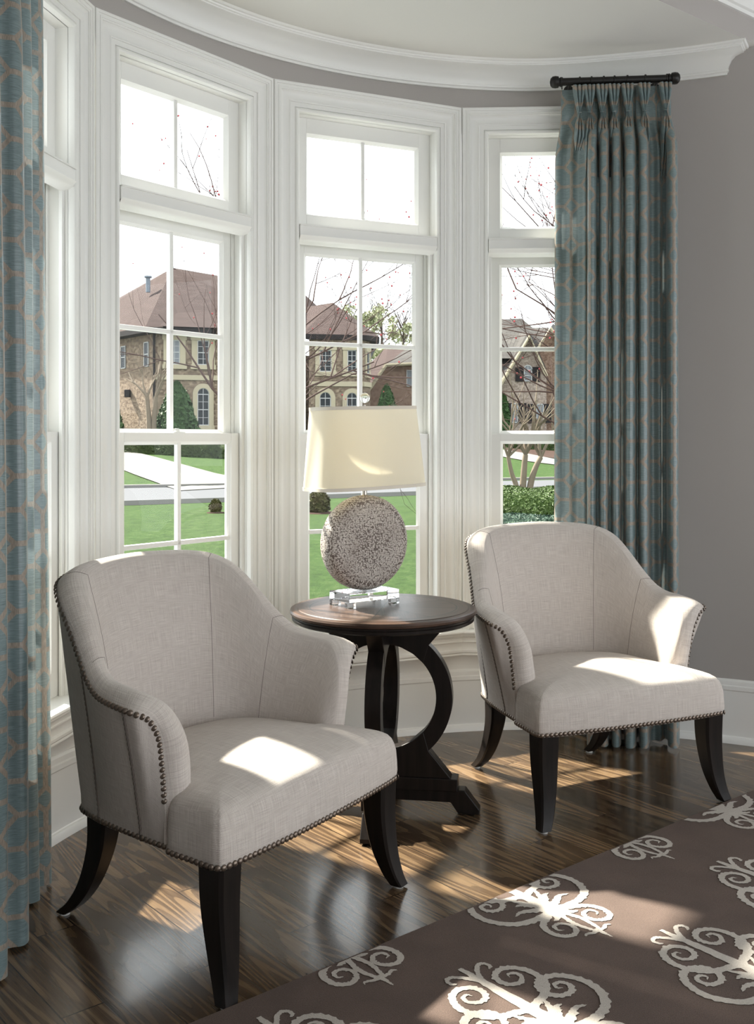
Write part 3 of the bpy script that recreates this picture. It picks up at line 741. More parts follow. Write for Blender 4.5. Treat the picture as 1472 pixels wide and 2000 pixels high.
# pinch pleats at the heading
for px in (1132, 1152, 1177, 1200, 1227, 1260, 1302):
    f = (px - 1097) / 214.; c = HA.lerp(HB, f); pc = Vector(((px - 736) / 2000 * (c.y - .04), c.y - .045))
    mb = MB()
    for q in (-1, 0, 1):
        rws = []
        prof = [(2.856, .0160, .030, .015), (2.82, .0135, .034, .014), (2.78, .0085, .036, .011), (2.745, .0025, .030, .006), (2.735, .0015, .028, .004), (2.722, .0025, .030, .005), (2.69, .009, .040, .010), (2.63, .0130, .040, .012), (2.55, .010, .022, .009), (2.46, .009, .0, .006)]
        if px == 1132: prof = prof[:-2] + [(2.58, .008, .0, .004)]
        for z, sp_, fw, th in prof:
            fw *= 1.25
            cx, cy = pc.x + q * sp_ * 1.15, pc.y + .026
            rws.append([(cx + th * .62 * math.cos(b_), cy - fw * max(0, .0 + (1 + math.sin(b_)) / 2) + .02, z) for b_ in [2 * PI * k / 12 for k in range(12)]])
        mb.grid(rws, cj=True)
    mb.tube([(pc.x - .007, pc.y + .016, 2.737), (pc.x - .004, pc.y + .009, 2.735), (pc.x + .004, pc.y + .009, 2.735), (pc.x + .007, pc.y + .016, 2.737)], .0022, 6)
    mb.build('pinch_pleat', M['trellis'], cu, smooth=70)
# rods
def rod(a, b, label, rings):
    r = empty('curtain_rod'); tag(r, label, 'curtain rod')
    A, B = Vector(a), Vector(b); d = (B - A).normalized()
    mb = MB(); mb.tube([A, B], .0165, 20); mb.build('pole', M['iron'], r)
    for e, s in ((A, -1), (B, 1)):
        mb = MB(); pts = [(0, .0165), (.003, .021), (.008, .021), (.010, .018), (.014, .018), (.016, .024), (.030, .026), (.042, .024), (.050, .016), (.053, .004)]
        mb.tube([e + d * s * (t - .012) for t, _ in pts], [q for _, q in pts], 20); mb.build('finial', M['iron'], r)
        mb = MB(); w = e - d * s * .05; nrm = Vector((-d.y, d.x, 0)); nrm = nrm if nrm.dot(Vector((C0[0], C0[1], 0)) - w) < 0 else -nrm
        mb.tube([w, w + nrm * .12], .007, 8); mb.tube([w + nrm * .11, w + nrm * .13], .022, 14); mb.build('bracket', M['iron'], r)
    for f in rings:
        c = A.lerp(B, f); mb = MB(); mb.tube([c - d * .003, c + d * .003], .0205, 18); mb.tube([c + Vector((0, 0, -.018)), c + Vector((0, 0, -.032))], .0025, 6); mb.build('curtain_ring', M['iron'], r)
    return r
z = 2.881
rod(pxy(1092, 4.475) + (z,), pxy(1309, 4.43) + (z,), 'short black curtain rod with rounded finials above the right curtain', [(x - 1092) / 217. for x in (1097, 1132, 1155, 1179, 1200, 1225, 1260, 1302)])
# left curtain
cu2 = empty('curtain'); tag(cu2, 'teal trellis patterned curtain panel at the left edge beside the nearest armchair', 'curtain')
pl = [(-.985, 3.055), (-.9705, 3.035), (-.968, 3.01), (-.990, 2.99), (-1.03, 2.975), (-1.045, 2.95), (-1.01, 2.925), (-.972, 2.915), (-.958, 2.895), (-.972, 2.875), (-1.02, 2.86), (-1.04, 2.83), (-1.0, 2.80), (-.955, 2.79), (-.94, 2.765), (-.962, 2.745), (-1.01, 2.735), (-1.03, 2.71), (-.98, 2.70), (-.925, 2.715), (-.905, 2.69), (-.914, 2.66), (-.955, 2.645), (-.985, 2.60), (-.965, 2.56), (-.92, 2.54), (-.90, 2.51), (-.93, 2.47), (-.99, 2.45), (-1.0, 2.41), (-.95, 2.38), (-.91, 2.36), (-.90, 2.33), (-.95, 2.30), (-1.0, 2.28)]
P = cr(pl, 4); L = [0]
for a, b in zip(P, P[1:]): L.append(L[-1] + math.dist(a, b))
rows = []
for a, p in enumerate(P):
    col = []
    for k in range(31):
        z = .010 + k / 30 * 2.85; t = max(0, min(1, (z - 2.45) / .32)); w = z / 2.86
        xm = -.975; sc = 1 - .22 * w - .4 * t
        col.append((xm + (p[0] - xm) * sc + .006 * math.sin(a * .3 + z * 1.6) * (1 - w) - .018 * w, p[1] + .012 * math.sin(z * 1.1 + a * .05) * (1 - w), z))
    rows.append(col)
cloth('panel', rows, [l + .03 for l in L], M['trellis'], cu2)
rod((-.985, 3.07, 2.881), (-.985, 2.27, 2.881), 'black curtain rod above the left curtain panel', [.06, .24, .42, .6, .78, .94])
# ------------------------------------------------------------------ rug
rg = R(39.9); RO_ = (-.417 + .010, 2.312 - .012)
mb = MB(); mb.box(-1.2, 3.2, -2.3, 0, 0, .014)
rug = mb.build('rug', [M['rug'], M['rugw']], None, smooth=0, bevel=.006, loc=(RO_[0], RO_[1], 0))
rug.rotation_euler = (0, 0, rg)
tag(rug, 'dark brown wool rug with cream scroll motifs in front of the armchairs', 'rug')
rnd = random.Random(7)
mp = MB()
def stroke(ctrl, w0, w1, o, sgn=1, tooth=0, n=7, wm=None):
    P = cr(ctrl, n); m = len(P); L_ = []; k = 0; fl = []
    for i, p in enumerate(P):
        a = P[max(i - 1, 0)]; b = P[min(i + 1, m - 1)]; t = Vector((b[0] - a[0], b[1] - a[1])); t.normalize(); nn_ = Vector((-t.y, t.x)); f = i / (m - 1)
        w = (w0 + (w1 - w0) * f) * .5
        if wm: w += wm * math.sin(PI * f) ** 2 * .5
        w *= math.sin(PI * min(1, max(.12, (1 - f) * 6 + .08) / 2)) if f > .85 else 1
        j1 = rnd.uniform(-.0014, .0018); j2 = rnd.uniform(-.0014, .0018)
        tt = tooth * .55 * ((i % 3) / 2.0) * rnd.uniform(.3, 1.2) if tooth and .05 < f < .75 else 0
        p = Vector(p[:2]); q1 = p + nn_ * (w + j1 + (tt if tooth > 0 else 0)); q2 = p - nn_ * (w + j2)
        L_.append([(o[0] + sgn * q1.x, -(o[1] + q1.y), .0155), (o[0] + sgn * q2.x, -(o[1] + q2.y), .0155)])
    zo = .0002 * (len(mp.F) % 97) / 97; mp.grid([[(a[0], a[1], a[2] + zo) for a in r] for r in L_], uv=None, m=1, flip=(sgn > 0))
def motif(s, d0):
    o = (s, d0)
    for g in (-1, 1):
        stroke([(.0, .345), (.05, .352), (.10, .352), (.150, .332), (.182, .29), (.190, .245), (.176, .200), (.145, .172), (.108, .170), (.083, .190), (.080, .222), (.10, .246), (.130, .247), (.148, .228), (.142, .206), (.122, .203), (.116, .218), (.126, .226)], .024, .010, o, g, -.010 if False else .009)
        stroke([(0, .245), (.030, .228), (.065, .218), (.100, .196), (.120, .160), (.122, .120), (.104, .086), (.072, .072), (.043, .084), (.032, .110), (.044, .136), (.070, .142), (.090, .126), (.088, .106), (.072, .100), (.064, .112)], .022, .010, o, g, .007)
        stroke([(.004, .075), (.022, .045), (.045, .022), (.064, .026), (.066, .044), (.055, .052)], .014, .009, o, g)
        stroke([(.004, .30), (.028, .275), (.045, .245), (.055, .222)], .022, .006, o, g, .006)
        stroke([(.0, .345), (.045, .365), (.088, .385), (.108, .42), (.102, .458), (.074, .476), (.045, .464), (.034, .436), (.048, .412), (.074, .412), (.082, .432), (.068, .442)], .020, .009, o, g, .006)
        stroke([(.0, .36), (.014, .40), (.020, .44), (.012, .485), (.004, .505)], .018, .010, o, g)
        stroke([(.0, .50), (.022, .502), (.042, .494), (.052, .502)], .014, .005, o, g)
        stroke([(.0, .33), (.04, .318), (.08, .300), (.112, .308)], .030, .006, o, g, .010)
        stroke([(.0, .31), (.03, .29), (.05, .270), (.07, .268)], .026, .006, o, g, .008)
        stroke([(.006, .345), (.03, .385), (.05, .392)], .024, .006, o, g, .006)
    stroke([(0, .005), (0, .05), (0, .12), (0, .22), (0, .30), (0, .37)], .012, .046, o)
    stroke([(0, .49), (0, .52), (0, .548)], .018, .004, o)
lat = [(.115, .075), (.612, .215), (1.161, .415), (1.675, .265), (.437, -.375), (1.034, -.186), (1.588, -.37), (2.09, -.28), (2.25, .42), (-.4, .25), (-.15, -.38)]
for s, d in list(lat): lat.append((s + .05, d + .85)) if d > -.1 else lat.append((s, d + .98))
for s, d in lat: motif(s, d)
# clip at the rug border and bring into the rug mesh
tmp = mp.build('tmp', [M['rug'], M['rugw']], None, smooth=0); bm = bmesh.new(); bm.from_mesh(tmp.data)
for co, no in (((0, -.007, 0), (0, 1, 0)), ((0, -2.29, 0), (0, -1, 0)), ((-1.19, 0, 0), (-1, 0, 0)), ((3.19, 0, 0), (1, 0, 0))):
    bmesh.ops.bisect_plane(bm, geom=bm.verts[:] + bm.edges[:] + bm.faces[:], plane_co=co, plane_no=no, clear_outer=True)
for f in bm.faces:
    if f.normal.z < 0: f.normal_flip()
bm2 = bmesh.new(); bm2.from_mesh(rug.data); bm.to_mesh(tmp.data); bm2.from_mesh(tmp.data); bm2.to_mesh(rug.data); bm.free(); bm2.free()
rug.modifiers.clear()
bpy.data.objects.remove(tmp)
# ------------------------------------------------------------------ outside
ZG = -.35
def yn(X): return 30.0 + .62 * X if X < 1.2 else 30.75 + .75 * (X - 1.2)
def yf(X): return 38.8 + .47 * X
def gz(X, Y):
    d = Y - yf(X)
    return ZG if d < 0 else min(ZG + .07 * d, 1.05)
def hit(px, py):
    """point of the ground seen at a pixel of the photograph"""
    Y = 8.0
    while Y < 120:
        z = 1.32 - (py - 858) / 2000 * Y; X = (px - 736) / 2000 * Y
        if z <= gz(X, Y): return Vector((X, Y, gz(X, Y)))
        Y += .05
    return Vector((X, 60, 1.05))
def at(px, py, Y): return Vector(((px - 736) / 2000 * Y, Y, 1.32 - (py - 858) / 2000 * Y))
mb = MB(); P = []
xs = [-60 + 3 * i for i in range(41)]; ys = [6, 12, 18, 22] + [24 + 1.5 * i for i in range(28)] + [70, 90, 140]
P = [[(x, y, gz(x, y)) for y in ys] for x in xs]; mb.grid(P)
struct(mb, 'ground_lawn', M['grass'], smooth=80)
mb = MB(); X = [-40 + 2 * i for i in range(41)]
mb.grid([[(x, yn(x), ZG + .012), (x, yf(x), ZG + .012)] for x in X]); struct(mb, 'ground_road', M['asphalt'])
mb = MB()
for fn, s in ((yn, -1), (yf, 1)):
    mb.grid([[(x, fn(x) - .02 * s, ZG + .01), (x, fn(x) - .0 * s, ZG + .11), (x, fn(x) + .22 * s, ZG + .12), (x, fn(x) + .26 * s, ZG)] for x in X])
struct(mb, 'ground_curb', M['concrete'])
def patch(name, pxs, mat, up=.03, loc=None):
    mb = MB(); pts = [hit(*p) for p in pxs]; mb.poly([(p.x, p.y, p.z + up) for p in pts]); return struct(mb, name, mat, smooth=0)
# driveway strip (a ribbon following the slope) and walk
def ribbon(name, A, B, mat, n=14, up=.035):
    mb = MB(); rows = []
    for i in range(n + 1):
        f = i / n; k = f * (len(A) - 1); j = min(int(k), len(A) - 2); g = k - j
        a = (A[j][0] + (A[j + 1][0] - A[j][0]) * g, A[j][1] + (A[j + 1][1] - A[j][1]) * g); b = (B[j][0] + (B[j + 1][0] - B[j][0]) * g, B[j][1] + (B[j + 1][1] - B[j][1]) * g)
        pa, pb = hit(*a), hit(*b); r = []
        for q in range(7):
            p = pa.lerp(pb, q / 6); r.append((p.x, p.y, gz(p.x, p.y) + up))
        rows.append(r)
    mb.grid(rows); return struct(mb, name, mat)
ribbon('ground_driveway', [(175, 862), (232, 877), (300, 893), (440, 931), (560, 948)], [(100, 872), (200, 903), (262, 928), (330, 953), (350, 960)], M['concrete'])
ribbon('ground_walk', [(940, 868), (975, 878), (1030, 887), (1085, 898), (1130, 905)], [(940, 880), (975, 892), (1030, 902), (1085, 909), (1130, 914)], M['concrete'])
ribbon('ground_mulch', [(985, 876), (1030, 872), (1140, 872)], [(990, 880), (1060, 893), (1140, 903)], M['mulch'], up=.03)
# --- foliage helpers
rr = random.Random(11)
def leaves(n, fn, size, flat=.0, asp=1.6):
    mb = MB()
    for _ in range(n):
        c, nr = fn(); nr = (nr + Vector((rr.uniform(-1, 1), rr.uniform(-1, 1), rr.uniform(-1, 1))) * .8).normalized()
        a = nr.cross(Vector((rr.uniform(-1, 1), rr.uniform(-1, 1), rr.uniform(-1, 1)))).normalized(); b = nr.cross(a); s = size * rr.uniform(.6, 1.3)
        mb.V += [tuple(c - a * s * asp / 2), tuple(c + b * s / 2 + nr * s * .15), tuple(c + a * s * asp / 2), tuple(c - b * s / 2 + nr * s * .15)]
        k = len(mb.V) - 4; mb.f((k, k + 1, k + 2, k + 3))
    return mb
def shrub(name, base, h, r, mat, n, size, label, cat, group=None, shape='cone', trunk=True):
    root = empty(name, base); tag(root, label, cat, group)
    def rad(f):
        if shape == 'cone': return r * (max(0, 1 - f ** 2.3)) ** .75 * (.86 + .14 * math.sin(PI * min(1, f * 2)))
        return r * math.sqrt(max(0, 1 - (2 * f - .9) ** 2 / 1.25))
    def fn():
        f = rr.random() ** .9; a = rr.uniform(0, 2 * PI); q = rad(f) * (rr.uniform(.78, 1.03) + .07 * math.sin(5 * a + 9 * f))
        return Vector((q * math.cos(a), q * math.sin(a), f * h)), Vector((math.cos(a), math.sin(a), .35))
    mb = leaves(n, fn, size)
    mb.build('foliage', mat, root, smooth=0)
    core = MB(); core.lathe([(max(.01, rad(j / 14) * .82), j / 14 * h * .97) for j in range(15)], 18); core.build('inner_foliage', mat, root)
    if trunk: t = MB(); t.tube([(0, 0, -.1), (0, 0, h * .3)], r * .07, 8); t.build('trunk', M['bark'], root)
    return root
def hedge(name, a, b, w, h, mat, n, size, label, cat='hedge', group=None):
    A, B = Vector(a), Vector(b); d = B - A; root = empty(name, a); tag(root, label, cat, group); L = d.length; u = d.normalized(); v = Vector((-u.y, u.x, 0))
    def fn():
        s = rr.random() * L; q = rr.random(); lump = 1 + .10 * math.sin(s * 2.1) + .08 * math.sin(s * 5.3 + 1)
        zz = lambda s: d.z * s / L
        a_ = rr.uniform(-.15, PI + .15); x = math.cos(a_); z = max(0, math.sin(a_))
        return u * s + v * x * w / 2 * lump + Vector((0, 0, z ** .6 * h * lump)), v * x + Vector((0, 0, z))
    leaves(n, fn, size).build('foliage', mat, root, smooth=0)
    c = MB(); c.grid([[tuple(u * (L * i / 16) + v * math.cos(t) * w * .43 + Vector((0, 0, max(0, math.sin(t)) ** .6 * h * .9))) for t in [PI * k / 8 for k in range(9)]] for i in range(17)]); c.build('inner_foliage', mat, root)
    return root
# --- house 1: tan brick with brown hip roof
def win(parent, c, u, w, h, mat=None, surround=.0, arch=False, bars=True, shutters=False, light=False, out=None):
    """window in a wall plane: c = centre bottom, u = direction along the wall (unit), out = outward normal"""
    u = Vector(u); o_ = Vector(out); z = Vector((0, 0, 1)); M4 = Matrix((( u.x, o_.x, 0, c[0]), (u.y, o_.y, 0, c[1]), (0, 0, 1, c[2]), (0, 0, 0, 1)))
    f = MB()
    if surround:
        s = surround
        f.box(-w / 2 - s, -w / 2, 0, .10, -.02, h, mat=M4); f.box(w / 2, w / 2 + s, 0, .10, -.02, h, mat=M4); f.box(-w / 2 - s * 1.2, w / 2 + s * 1.2, 0, .14, -.25, 0, mat=M4)
        if arch:
            P = []
            for k in range(13):
                a = PI * k / 12; P.append([tuple(M4 @ Vector((q * math.cos(a), dd, h + q * math.sin(a)))) for q, dd in ((w / 2, 0), (w / 2, .10), (w / 2 + s, .10), (w / 2 + s, 0))])
            f.grid(P, cj=True)
        else: f.box(-w / 2 - s * 1.2, w / 2 + s * 1.2, 0, .14, h, h + .28, mat=M4)
        fr = f.build('window_surround', M['stone'], parent, smooth=0)
    f = MB(); t = .05
    f.box(-w / 2, -w / 2 + t, .0, .06, 0, h, mat=M4); f.box(w / 2 - t, w / 2, .0, .06, 0, h, mat=M4); f.box(-w / 2, w / 2, 0, .06, 0, t, mat=M4); f.box(-w / 2, w / 2, 0, .06, h - t, h, mat=M4); f.box(-w / 2, w / 2, 0, .06, h / 2 - t / 2, h / 2 + t / 2, mat=M4)
    if bars:
        f.box(-.015, .015, 0, .05, 0, h, mat=M4); f.box(-w / 2, w / 2, 0, .05, h * .25 - .012, h * .25 + .012, mat=M4); f.box(-w / 2, w / 2, 0, .05, h * .75 - .012, h * .75 + .012, mat=M4)
    if arch:
        f.tube([tuple(M4 @ Vector((w / 2 * math.cos(PI * k / 12), .03, h + w / 2 * math.sin(PI * k / 12)))) for k in range(13)], .035, 6)
        f.box(-.015, .015, 0, .05, h, h + w / 2, mat=M4)
    fr = f.build('window_sash', M['sashw'], parent, smooth=0)
    g = MB(); g.box(-w / 2, w / 2, .0, .03, 0, h, mat=M4)
    if arch: g.poly([tuple(M4 @ Vector((w / 2 * math.cos(PI * k / 12), .03, h + w / 2 * math.sin(PI * k / 12)))) for k in range(13)])
    g.build('window_pane', M['panelight'] if light else M['pane'], fr, smooth=0)
    if shutters:
        for q in (-1, 1): s = MB(); s.box(q * (w / 2 + .26) - .24, q * (w / 2 + .26) + .24, 0, .07, 0, h + (w * .3 if arch else 0), mat=M4); s.build('shutter', M['shutter'], parent, smooth=0)
def roofpoly(mb, pts, e0, e1):
    """roof plane with shingle uv: rows parallel to edge e0-e1"""
    a = Vector(e0); u = (Vector(e1) - a).normalized(); P = [Vector(p) for p in pts]
    n = (P[1] - P[0]).cross(P[2] - P[0]).normalized(); v = n.cross(u)
    mb.poly([tuple(p) for p in P], [((p - a).dot(u), (p - a).dot(v)) for p in P])
M['ventmetal'] = plain('grey_metal', (.12, .14, .17, 1), .6)
h1 = empty('house'); tag(h1, 'tan brick house with brown hip roof and corner tower across the street', 'house')
A = Vector((-12.65, 58, 0)); Lf = Vector((-22.5, 70, 0)); Bf = Vector((-4.25, 60.6, 0)); T1 = Vector((-4.0, 60.2, 0)); T2 = Vector((-.83, 60.6, 0)); T3 = Vector((-.40, 61.6, 0)); Bk = Vector((-1.0, 74, 0))
EZ = 7.30
wm_ = MB(); wm_.wall(Lf, A, .3, EZ); wm_.wall(A, Bf, .3, EZ); wm_.wall(T1, T2, .3, EZ - .12); wm_.wall(T2, T3, .3, EZ - .12); wm_.wall(T3, Bk, .3, EZ - .12); wm_.wall(Bk, Lf, .3, EZ)
wm_.build('brick_wall', M['brick'], h1, smooth=0)
uF = (Bf - A).normalized(); nF = Vector((uF.y, -uF.x, 0)); uL = (A - Lf).normalized(); nL = Vector((uL.y, -uL.x, 0)); uT = (T2 - T1).normalized(); nT = Vector((uT.y, -uT.x, 0))
def onw(px, p0, u):  # where a view ray meets a vertical wall plane
    k = (px - 736) / 2000; t = (k * p0.y - p0.x) / (u.x - k * u.y); return p0 + u * t
def wpx(x0, x1, ytop, ybot, p0, u, n, **kw):
    a = onw(x0, p0, u); b = onw(x1, p0, u); c = (a + b) / 2; zt = 1.32 - (ytop - 858) / 2000 * c.y; zb = 1.32 - (ybot - 858) / 2000 * c.y; w = (b - a).length
    h = zt - zb
    if kw.get('arch'): h -= w / 2
    win(h1 if 'par' not in kw else kw.pop('par'), (c.x, c.y, zb), tuple(u), w, h, out=tuple(n), **kw)
wpx(330, 351, 664, 712, A, uF, nF, surround=.32, light=True); wpx(385, 408, 665, 713, A, uF, nF, surround=.32)
wpx(385, 408, 758, 831, A, uF, nF, surround=.26, arch=True)
wpx(237, 246, 676, 720, A, uL, nL, bars=False); wpx(282, 291, 668, 716, A, uL, nL, bars=False); wpx(213, 220, 679, 716, A, uL, nL, bars=False)
wpx(624, 647, 684, 726, T1, uT, nT, surround=.26); wpx(678, 696, 684, 727, T1, uT, nT, surround=.26)
wpx(624, 646, 766, 840, T1, uT, nT, surround=.26, arch=True); wpx(677, 697, 767, 840, T1, uT, nT, surround=.26, arch=True)
uS = (T3 - T2).normalized(); wpx(714, 719, 688, 730, T2, uS, Vector((uS.y, -uS.x, 0)), surround=.12, bars=False)
mb = MB()
for p0, p1, u, n in ((A, Bf, uF, nF), (T1, T2, uT, nT), (T2, T3, uS, Vector((uS.y, -uS.x, 0)))):
    zb = 1.32 + (858 - (744 if p0 is A else 753)) / 2000 * 59.5; q0, q1 = p0 + n * .05, p1 + n * .05
    M4 = Matrix(((u.x, n.x, 0, p0.x), (u.y, n.y, 0, p0.y), (0, 0, 1, 0), (0, 0, 0, 1))); mb.box(0, (p1 - p0).length, 0, .09, zb, zb + .28, mat=M4)
mb.build('belt_course', M['stone'], h1, smooth=0)
mb = MB(); ov = .55
def off(p, n, k=ov): return p + n * k
EA = A + (nF + nL) * ov; ELf = Lf + nL * ov; EB = Bf + nF * ov
for p, q in ((ELf, EA), (EA, EB)): mb.poly([(p.x, p.y, EZ - .0), (q.x, q.y, EZ), (q.x, q.y, EZ + .30), (p.x, p.y, EZ + .30)])
mb.poly([(ELf.x, ELf.y, EZ), (EA.x, EA.y, EZ), (A.x, A.y, EZ), (Lf.x, Lf.y, EZ)]); mb.poly([(EA.x, EA.y, EZ), (EB.x, EB.y, EZ), (Bf.x, Bf.y, EZ), (A.x, A.y, EZ)])
ET1, ET2, ET3, EBk = T1 + (nT - uT) * .4, T2 + (nT + uS) * .45, T3 + Vector((.55, .1, 0)), Bk + Vector((.55, 0, 0))
tz = EZ - .12
for p, q in ((ET1, ET2), (ET2, ET3), (ET3, EBk)): mb.poly([(p.x, p.y, tz), (q.x, q.y, tz), (q.x, q.y, tz + .30), (p.x, p.y, tz + .30)])
mb.poly([(ET1.x, ET1.y, tz), (ET2.x, ET2.y, tz), (ET3.x, ET3.y, tz), (T3.x, T3.y, tz), (T2.x, T2.y, tz), (T1.x, T1.y, tz)])
dsx = onw(300.5, A, uF) + nF * .1; mb.tube([(dsx.x, dsx.y, 2.4), (dsx.x, dsx.y, EZ)], .075, 8)
mb.build('eave', M['eave'], h1, smooth=0)
mb = MB(); R1 = at(337, 523, 66); R2 = at(585, 566, 70.5); z3 = lambda p, z: Vector((p.x, p.y, z))
roofpoly(mb, [z3(EA, EZ + .3), z3(EB, EZ + .3), z3(EB, EZ + .3) + Vector((3, 9, 0)), R2, R1], z3(EA, EZ + .3), z3(EB, EZ + .3))
HL = at(190, 605, 80); roofpoly(mb, [z3(ELf, EZ + .3), z3(EA, EZ + .3), R1, HL], z3(ELf, EZ + .3), z3(EA, EZ + .3))
ap = at(650, 591, 66); al = at(560, 606, 68)
roofpoly(mb, [z3(ET1, tz + .3) - uT * 4, z3(ET1, tz + .3), z3(ET2, tz + .3), ap, al], z3(ET1, tz + .3), z3(ET2, tz + .3))
roofpoly(mb, [z3(ET2, tz + .3), z3(ET3, tz + .3), ap], z3(ET2, tz + .3), z3(ET3, tz + .3)); roofpoly(mb, [z3(ET3, tz + .3), z3(EBk, tz + .3), ap + Vector((0, 8, 0)), ap], z3(ET3, tz + .3), z3(EBk, tz + .3))
# projecting hip over the front wall
q0 = onw(306, A, uF) + nF * 1.0; q1 = onw(452, A, uF) + nF * 1.0; aph = at(358, 563, 63.5); aph2 = at(412, 566, 64.5); e = .34
roofpoly(mb, [z3(q0, EZ + e), z3(q1, EZ + e), aph2, aph], z3(q0, EZ + e), z3(q1, EZ + e)); roofpoly(mb, [z3(q0, EZ + e) + Vector((0, 3, 1.2)), z3(q0, EZ + e), aph], z3(q0, EZ + e), aph)
mb.build('roof', M['roofbrown'], h1, smooth=0)
mb = MB(); v = at(289, 571, 63); mb.tube([v, v + Vector((0, 0, .9))], .14, 8); mb.tube([v + Vector((0, 0, .9)), v + Vector((0, 0, 1.0))], .24, 8); mb.build('vent_pipe', M['ventmetal'], h1); mb = MB(); v = at(336, 524, 66); mb.tube([v - Vector((0, 0, .3)), v + Vector((0, 0, .15))], .10, 8)
mb.build('vent_pipe', M['ventmetal'], h1)
mb = MB(); v = onw(255, A, uL) + nL * .2; v.z = 1.32 + 92 / 2000 * v.y; mb.box(v.x - .16, v.x + .16, v.y - .16, v.y + .16, v.z - .3, v.z + .15); mb.build('wall_lantern', M['shutter'], h1, bevel=.04)
# --- house 2: red brick wing with grey roof
h2 = empty('house'); tag(h2, 'red brick house with a grey and brown sloping roof, partly behind the lamp finial', 'house')
a = at(712, 800, 74); D2 = 74
pts = [at(700, 870, D2), at(830, 870, D2), at(830, 712, D2), at(754, 716, D2), at(716, 772, D2), at(700, 795, D2)]
mb = MB(); mb.poly([tuple(p) for p in pts], [(p.x, p.z) for p in pts]); q = [(p.x, p.y + 7, p.z) for p in pts]
mb.poly(q, [(p[0], p[2]) for p in q]); mb.poly([tuple(pts[1]), q[1], q[2], tuple(pts[2])]); mb.build('brick_wall', M['brickred'], h2, smooth=0)
mb = MB(); e0, e1 = at(752, 714, 73.6), at(840, 708, 73.6); roofpoly(mb, [e0, e1, at(845, 672, 78), at(794, 680, 78)], e0, e1); mb.build('roof', M['roofgrey'], h2, smooth=0)
mb = MB(); e0, e1 = at(752, 716, 73.7), at(716, 770, 73.7); roofpoly(mb, [e1, e0, at(795, 680, 78), at(757, 675, 81), at(722, 710, 80)], e1, e0); mb.build('roof', M['roofbrown'], h2, smooth=0)
mb = MB(); mb.tube([at(754, 712, 73.4), at(718, 765, 73.4)], .14, 6); mb.tube([at(752, 713, 73.4), at(832, 709, 73.4)], .13, 6); mb.build('fascia', M['stone'], h2)
win(h2, tuple(at(802, 755, D2)), (1, 0, 0), .62, 1.2, out=(0, -1, 0), bars=False, light=True)
# --- house 3: pale pink brick with gables
h3 = empty('house'); tag(h3, 'pale brick house with grey gabled roof and dark shutters seen in the right window', 'house')
D3 = 62
pts = [at(940, 875, D3), at(1067, 875, D3), at(1067, 735, D3), at(1034, 660, D3), at(980, 752, D3), at(940, 790, D3)]
mb = MB(); mb.poly([tuple(p) for p in pts], [(p.x, p.z) for p in pts]); mb.build('front_gable_wall', M['brickpink'], h3, smooth=0)
pts = [at(1067, 875, D3 - .01), at(1140, 875, D3 + 1), at(1140, 720, D3 + 1), at(1073, 645, D3 + 1), at(1046, 690, D3 + 1), at(1060, 760, D3 + .5)]
mb = MB(); pp = [at(1065, 875, D3 + .6), at(1150, 875, D3 + .6), at(1150, 735, D3 + .6), at(1075, 642, D3 + .6), at(1045, 690, D3 + .6), at(1060, 760, D3 + .6)]
mb.poly([tuple(p) for p in pp], [(p.x, p.z) for p in pp]); mb.build('side_gable_wall', M['brickred'], h3, smooth=0)
mb = MB()
e0, e1 = at(975, 757, D3 - .4), at(1034, 655, D3 - .4); roofpoly(mb, [at(930, 800, D3 - .4), e0, e1, at(1020, 648, D3 + 6), at(930, 690, D3 + 6)], e0, e1)
roofpoly(mb, [at(1034, 655, D3 - .4), at(1066, 722, D3 - .4), at(1066, 700, D3 + 6), at(1036, 652, D3 + 6)], at(1034, 655, D3 - .4), at(1066, 722, D3 - .4))
roofpoly(mb, [at(930, 700, D3 + 2), at(1090, 700, D3 + 2), at(1072, 640, D3 + 7), at(1040, 640, D3 + 8), at(1018, 622, D3 + 9), at(975, 624, D3 + 9), at(930, 640, D3 + 9)], at(930, 700, D3 + 2), at(1090, 700, D3 + 2))
roofpoly(mb, [at(1074, 640, D3 + .2), at(1155, 742, D3 + .2), at(1150, 700, D3 + 6), at(1080, 632, D3 + 6)], at(1074, 640, D3 + .2), at(1155, 742, D3 + .2))
mb.build('roof', M['roofgrey'], h3, smooth=0)
mb = MB(); mb.tube([at(972, 760, D3 - .5), at(1034, 656, D3 - .5), at(1067, 735, D3 - .5)], .12, 6); mb.tube([at(1045, 690, D3 + .1), at(1074, 641, D3 + .1), at(1150, 742, D3 + .1)], .13, 6); mb.build('fascia', M['stone'], h3)
for x, yb, w, h, ar in ((1030.5, 745, .5, .72, True), (1004.5, 826, .42, 1.2, False), (1054, 826, .45, 1.15, False)):
    win(h3, tuple(at(x, yb, D3 - .02)), (1, 0, 0), w, h, out=(0, -1, 0), bars=False, shutters=True, arch=ar, light=True)
# --- evergreens, hedges, small shrubs
gE = 'evergreens in front of the brick houses'
for (px, pb, pt, wpx_, lab) in ((345, 868, 746, 88, 'large broad evergreen beside the arched window of the tan brick house'), (212, 868, 776, 66, 'evergreen at the left end of the tan brick house, cut by the window edge'), (755, 850, 752, 52, 'small rounded evergreen in front of the red brick house'), (983, 868, 770, 34, 'narrow dark evergreen at the left corner of the pale brick house')):
    Y = 53 if px < 700 else 60; X = (px - 736) / 2000 * Y; zb = gz(X, Y); zt = 1.32 - (pt - 858) / 2000 * Y
    shrub('evergreen_shrub', (X, Y, zb), zt - zb, wpx_ / 2000 * Y / 2, M['leafdark'], 3800, .16, lab, 'shrub', gE)
a, b = hit(250, 880), hit(470, 894); a.z -= .1; hedge('hedge', tuple(a), tuple(b), 2.2, .95, M['leafhedge'], 7000, .10, 'long clipped hedge along the far driveway in front of the tan brick house')
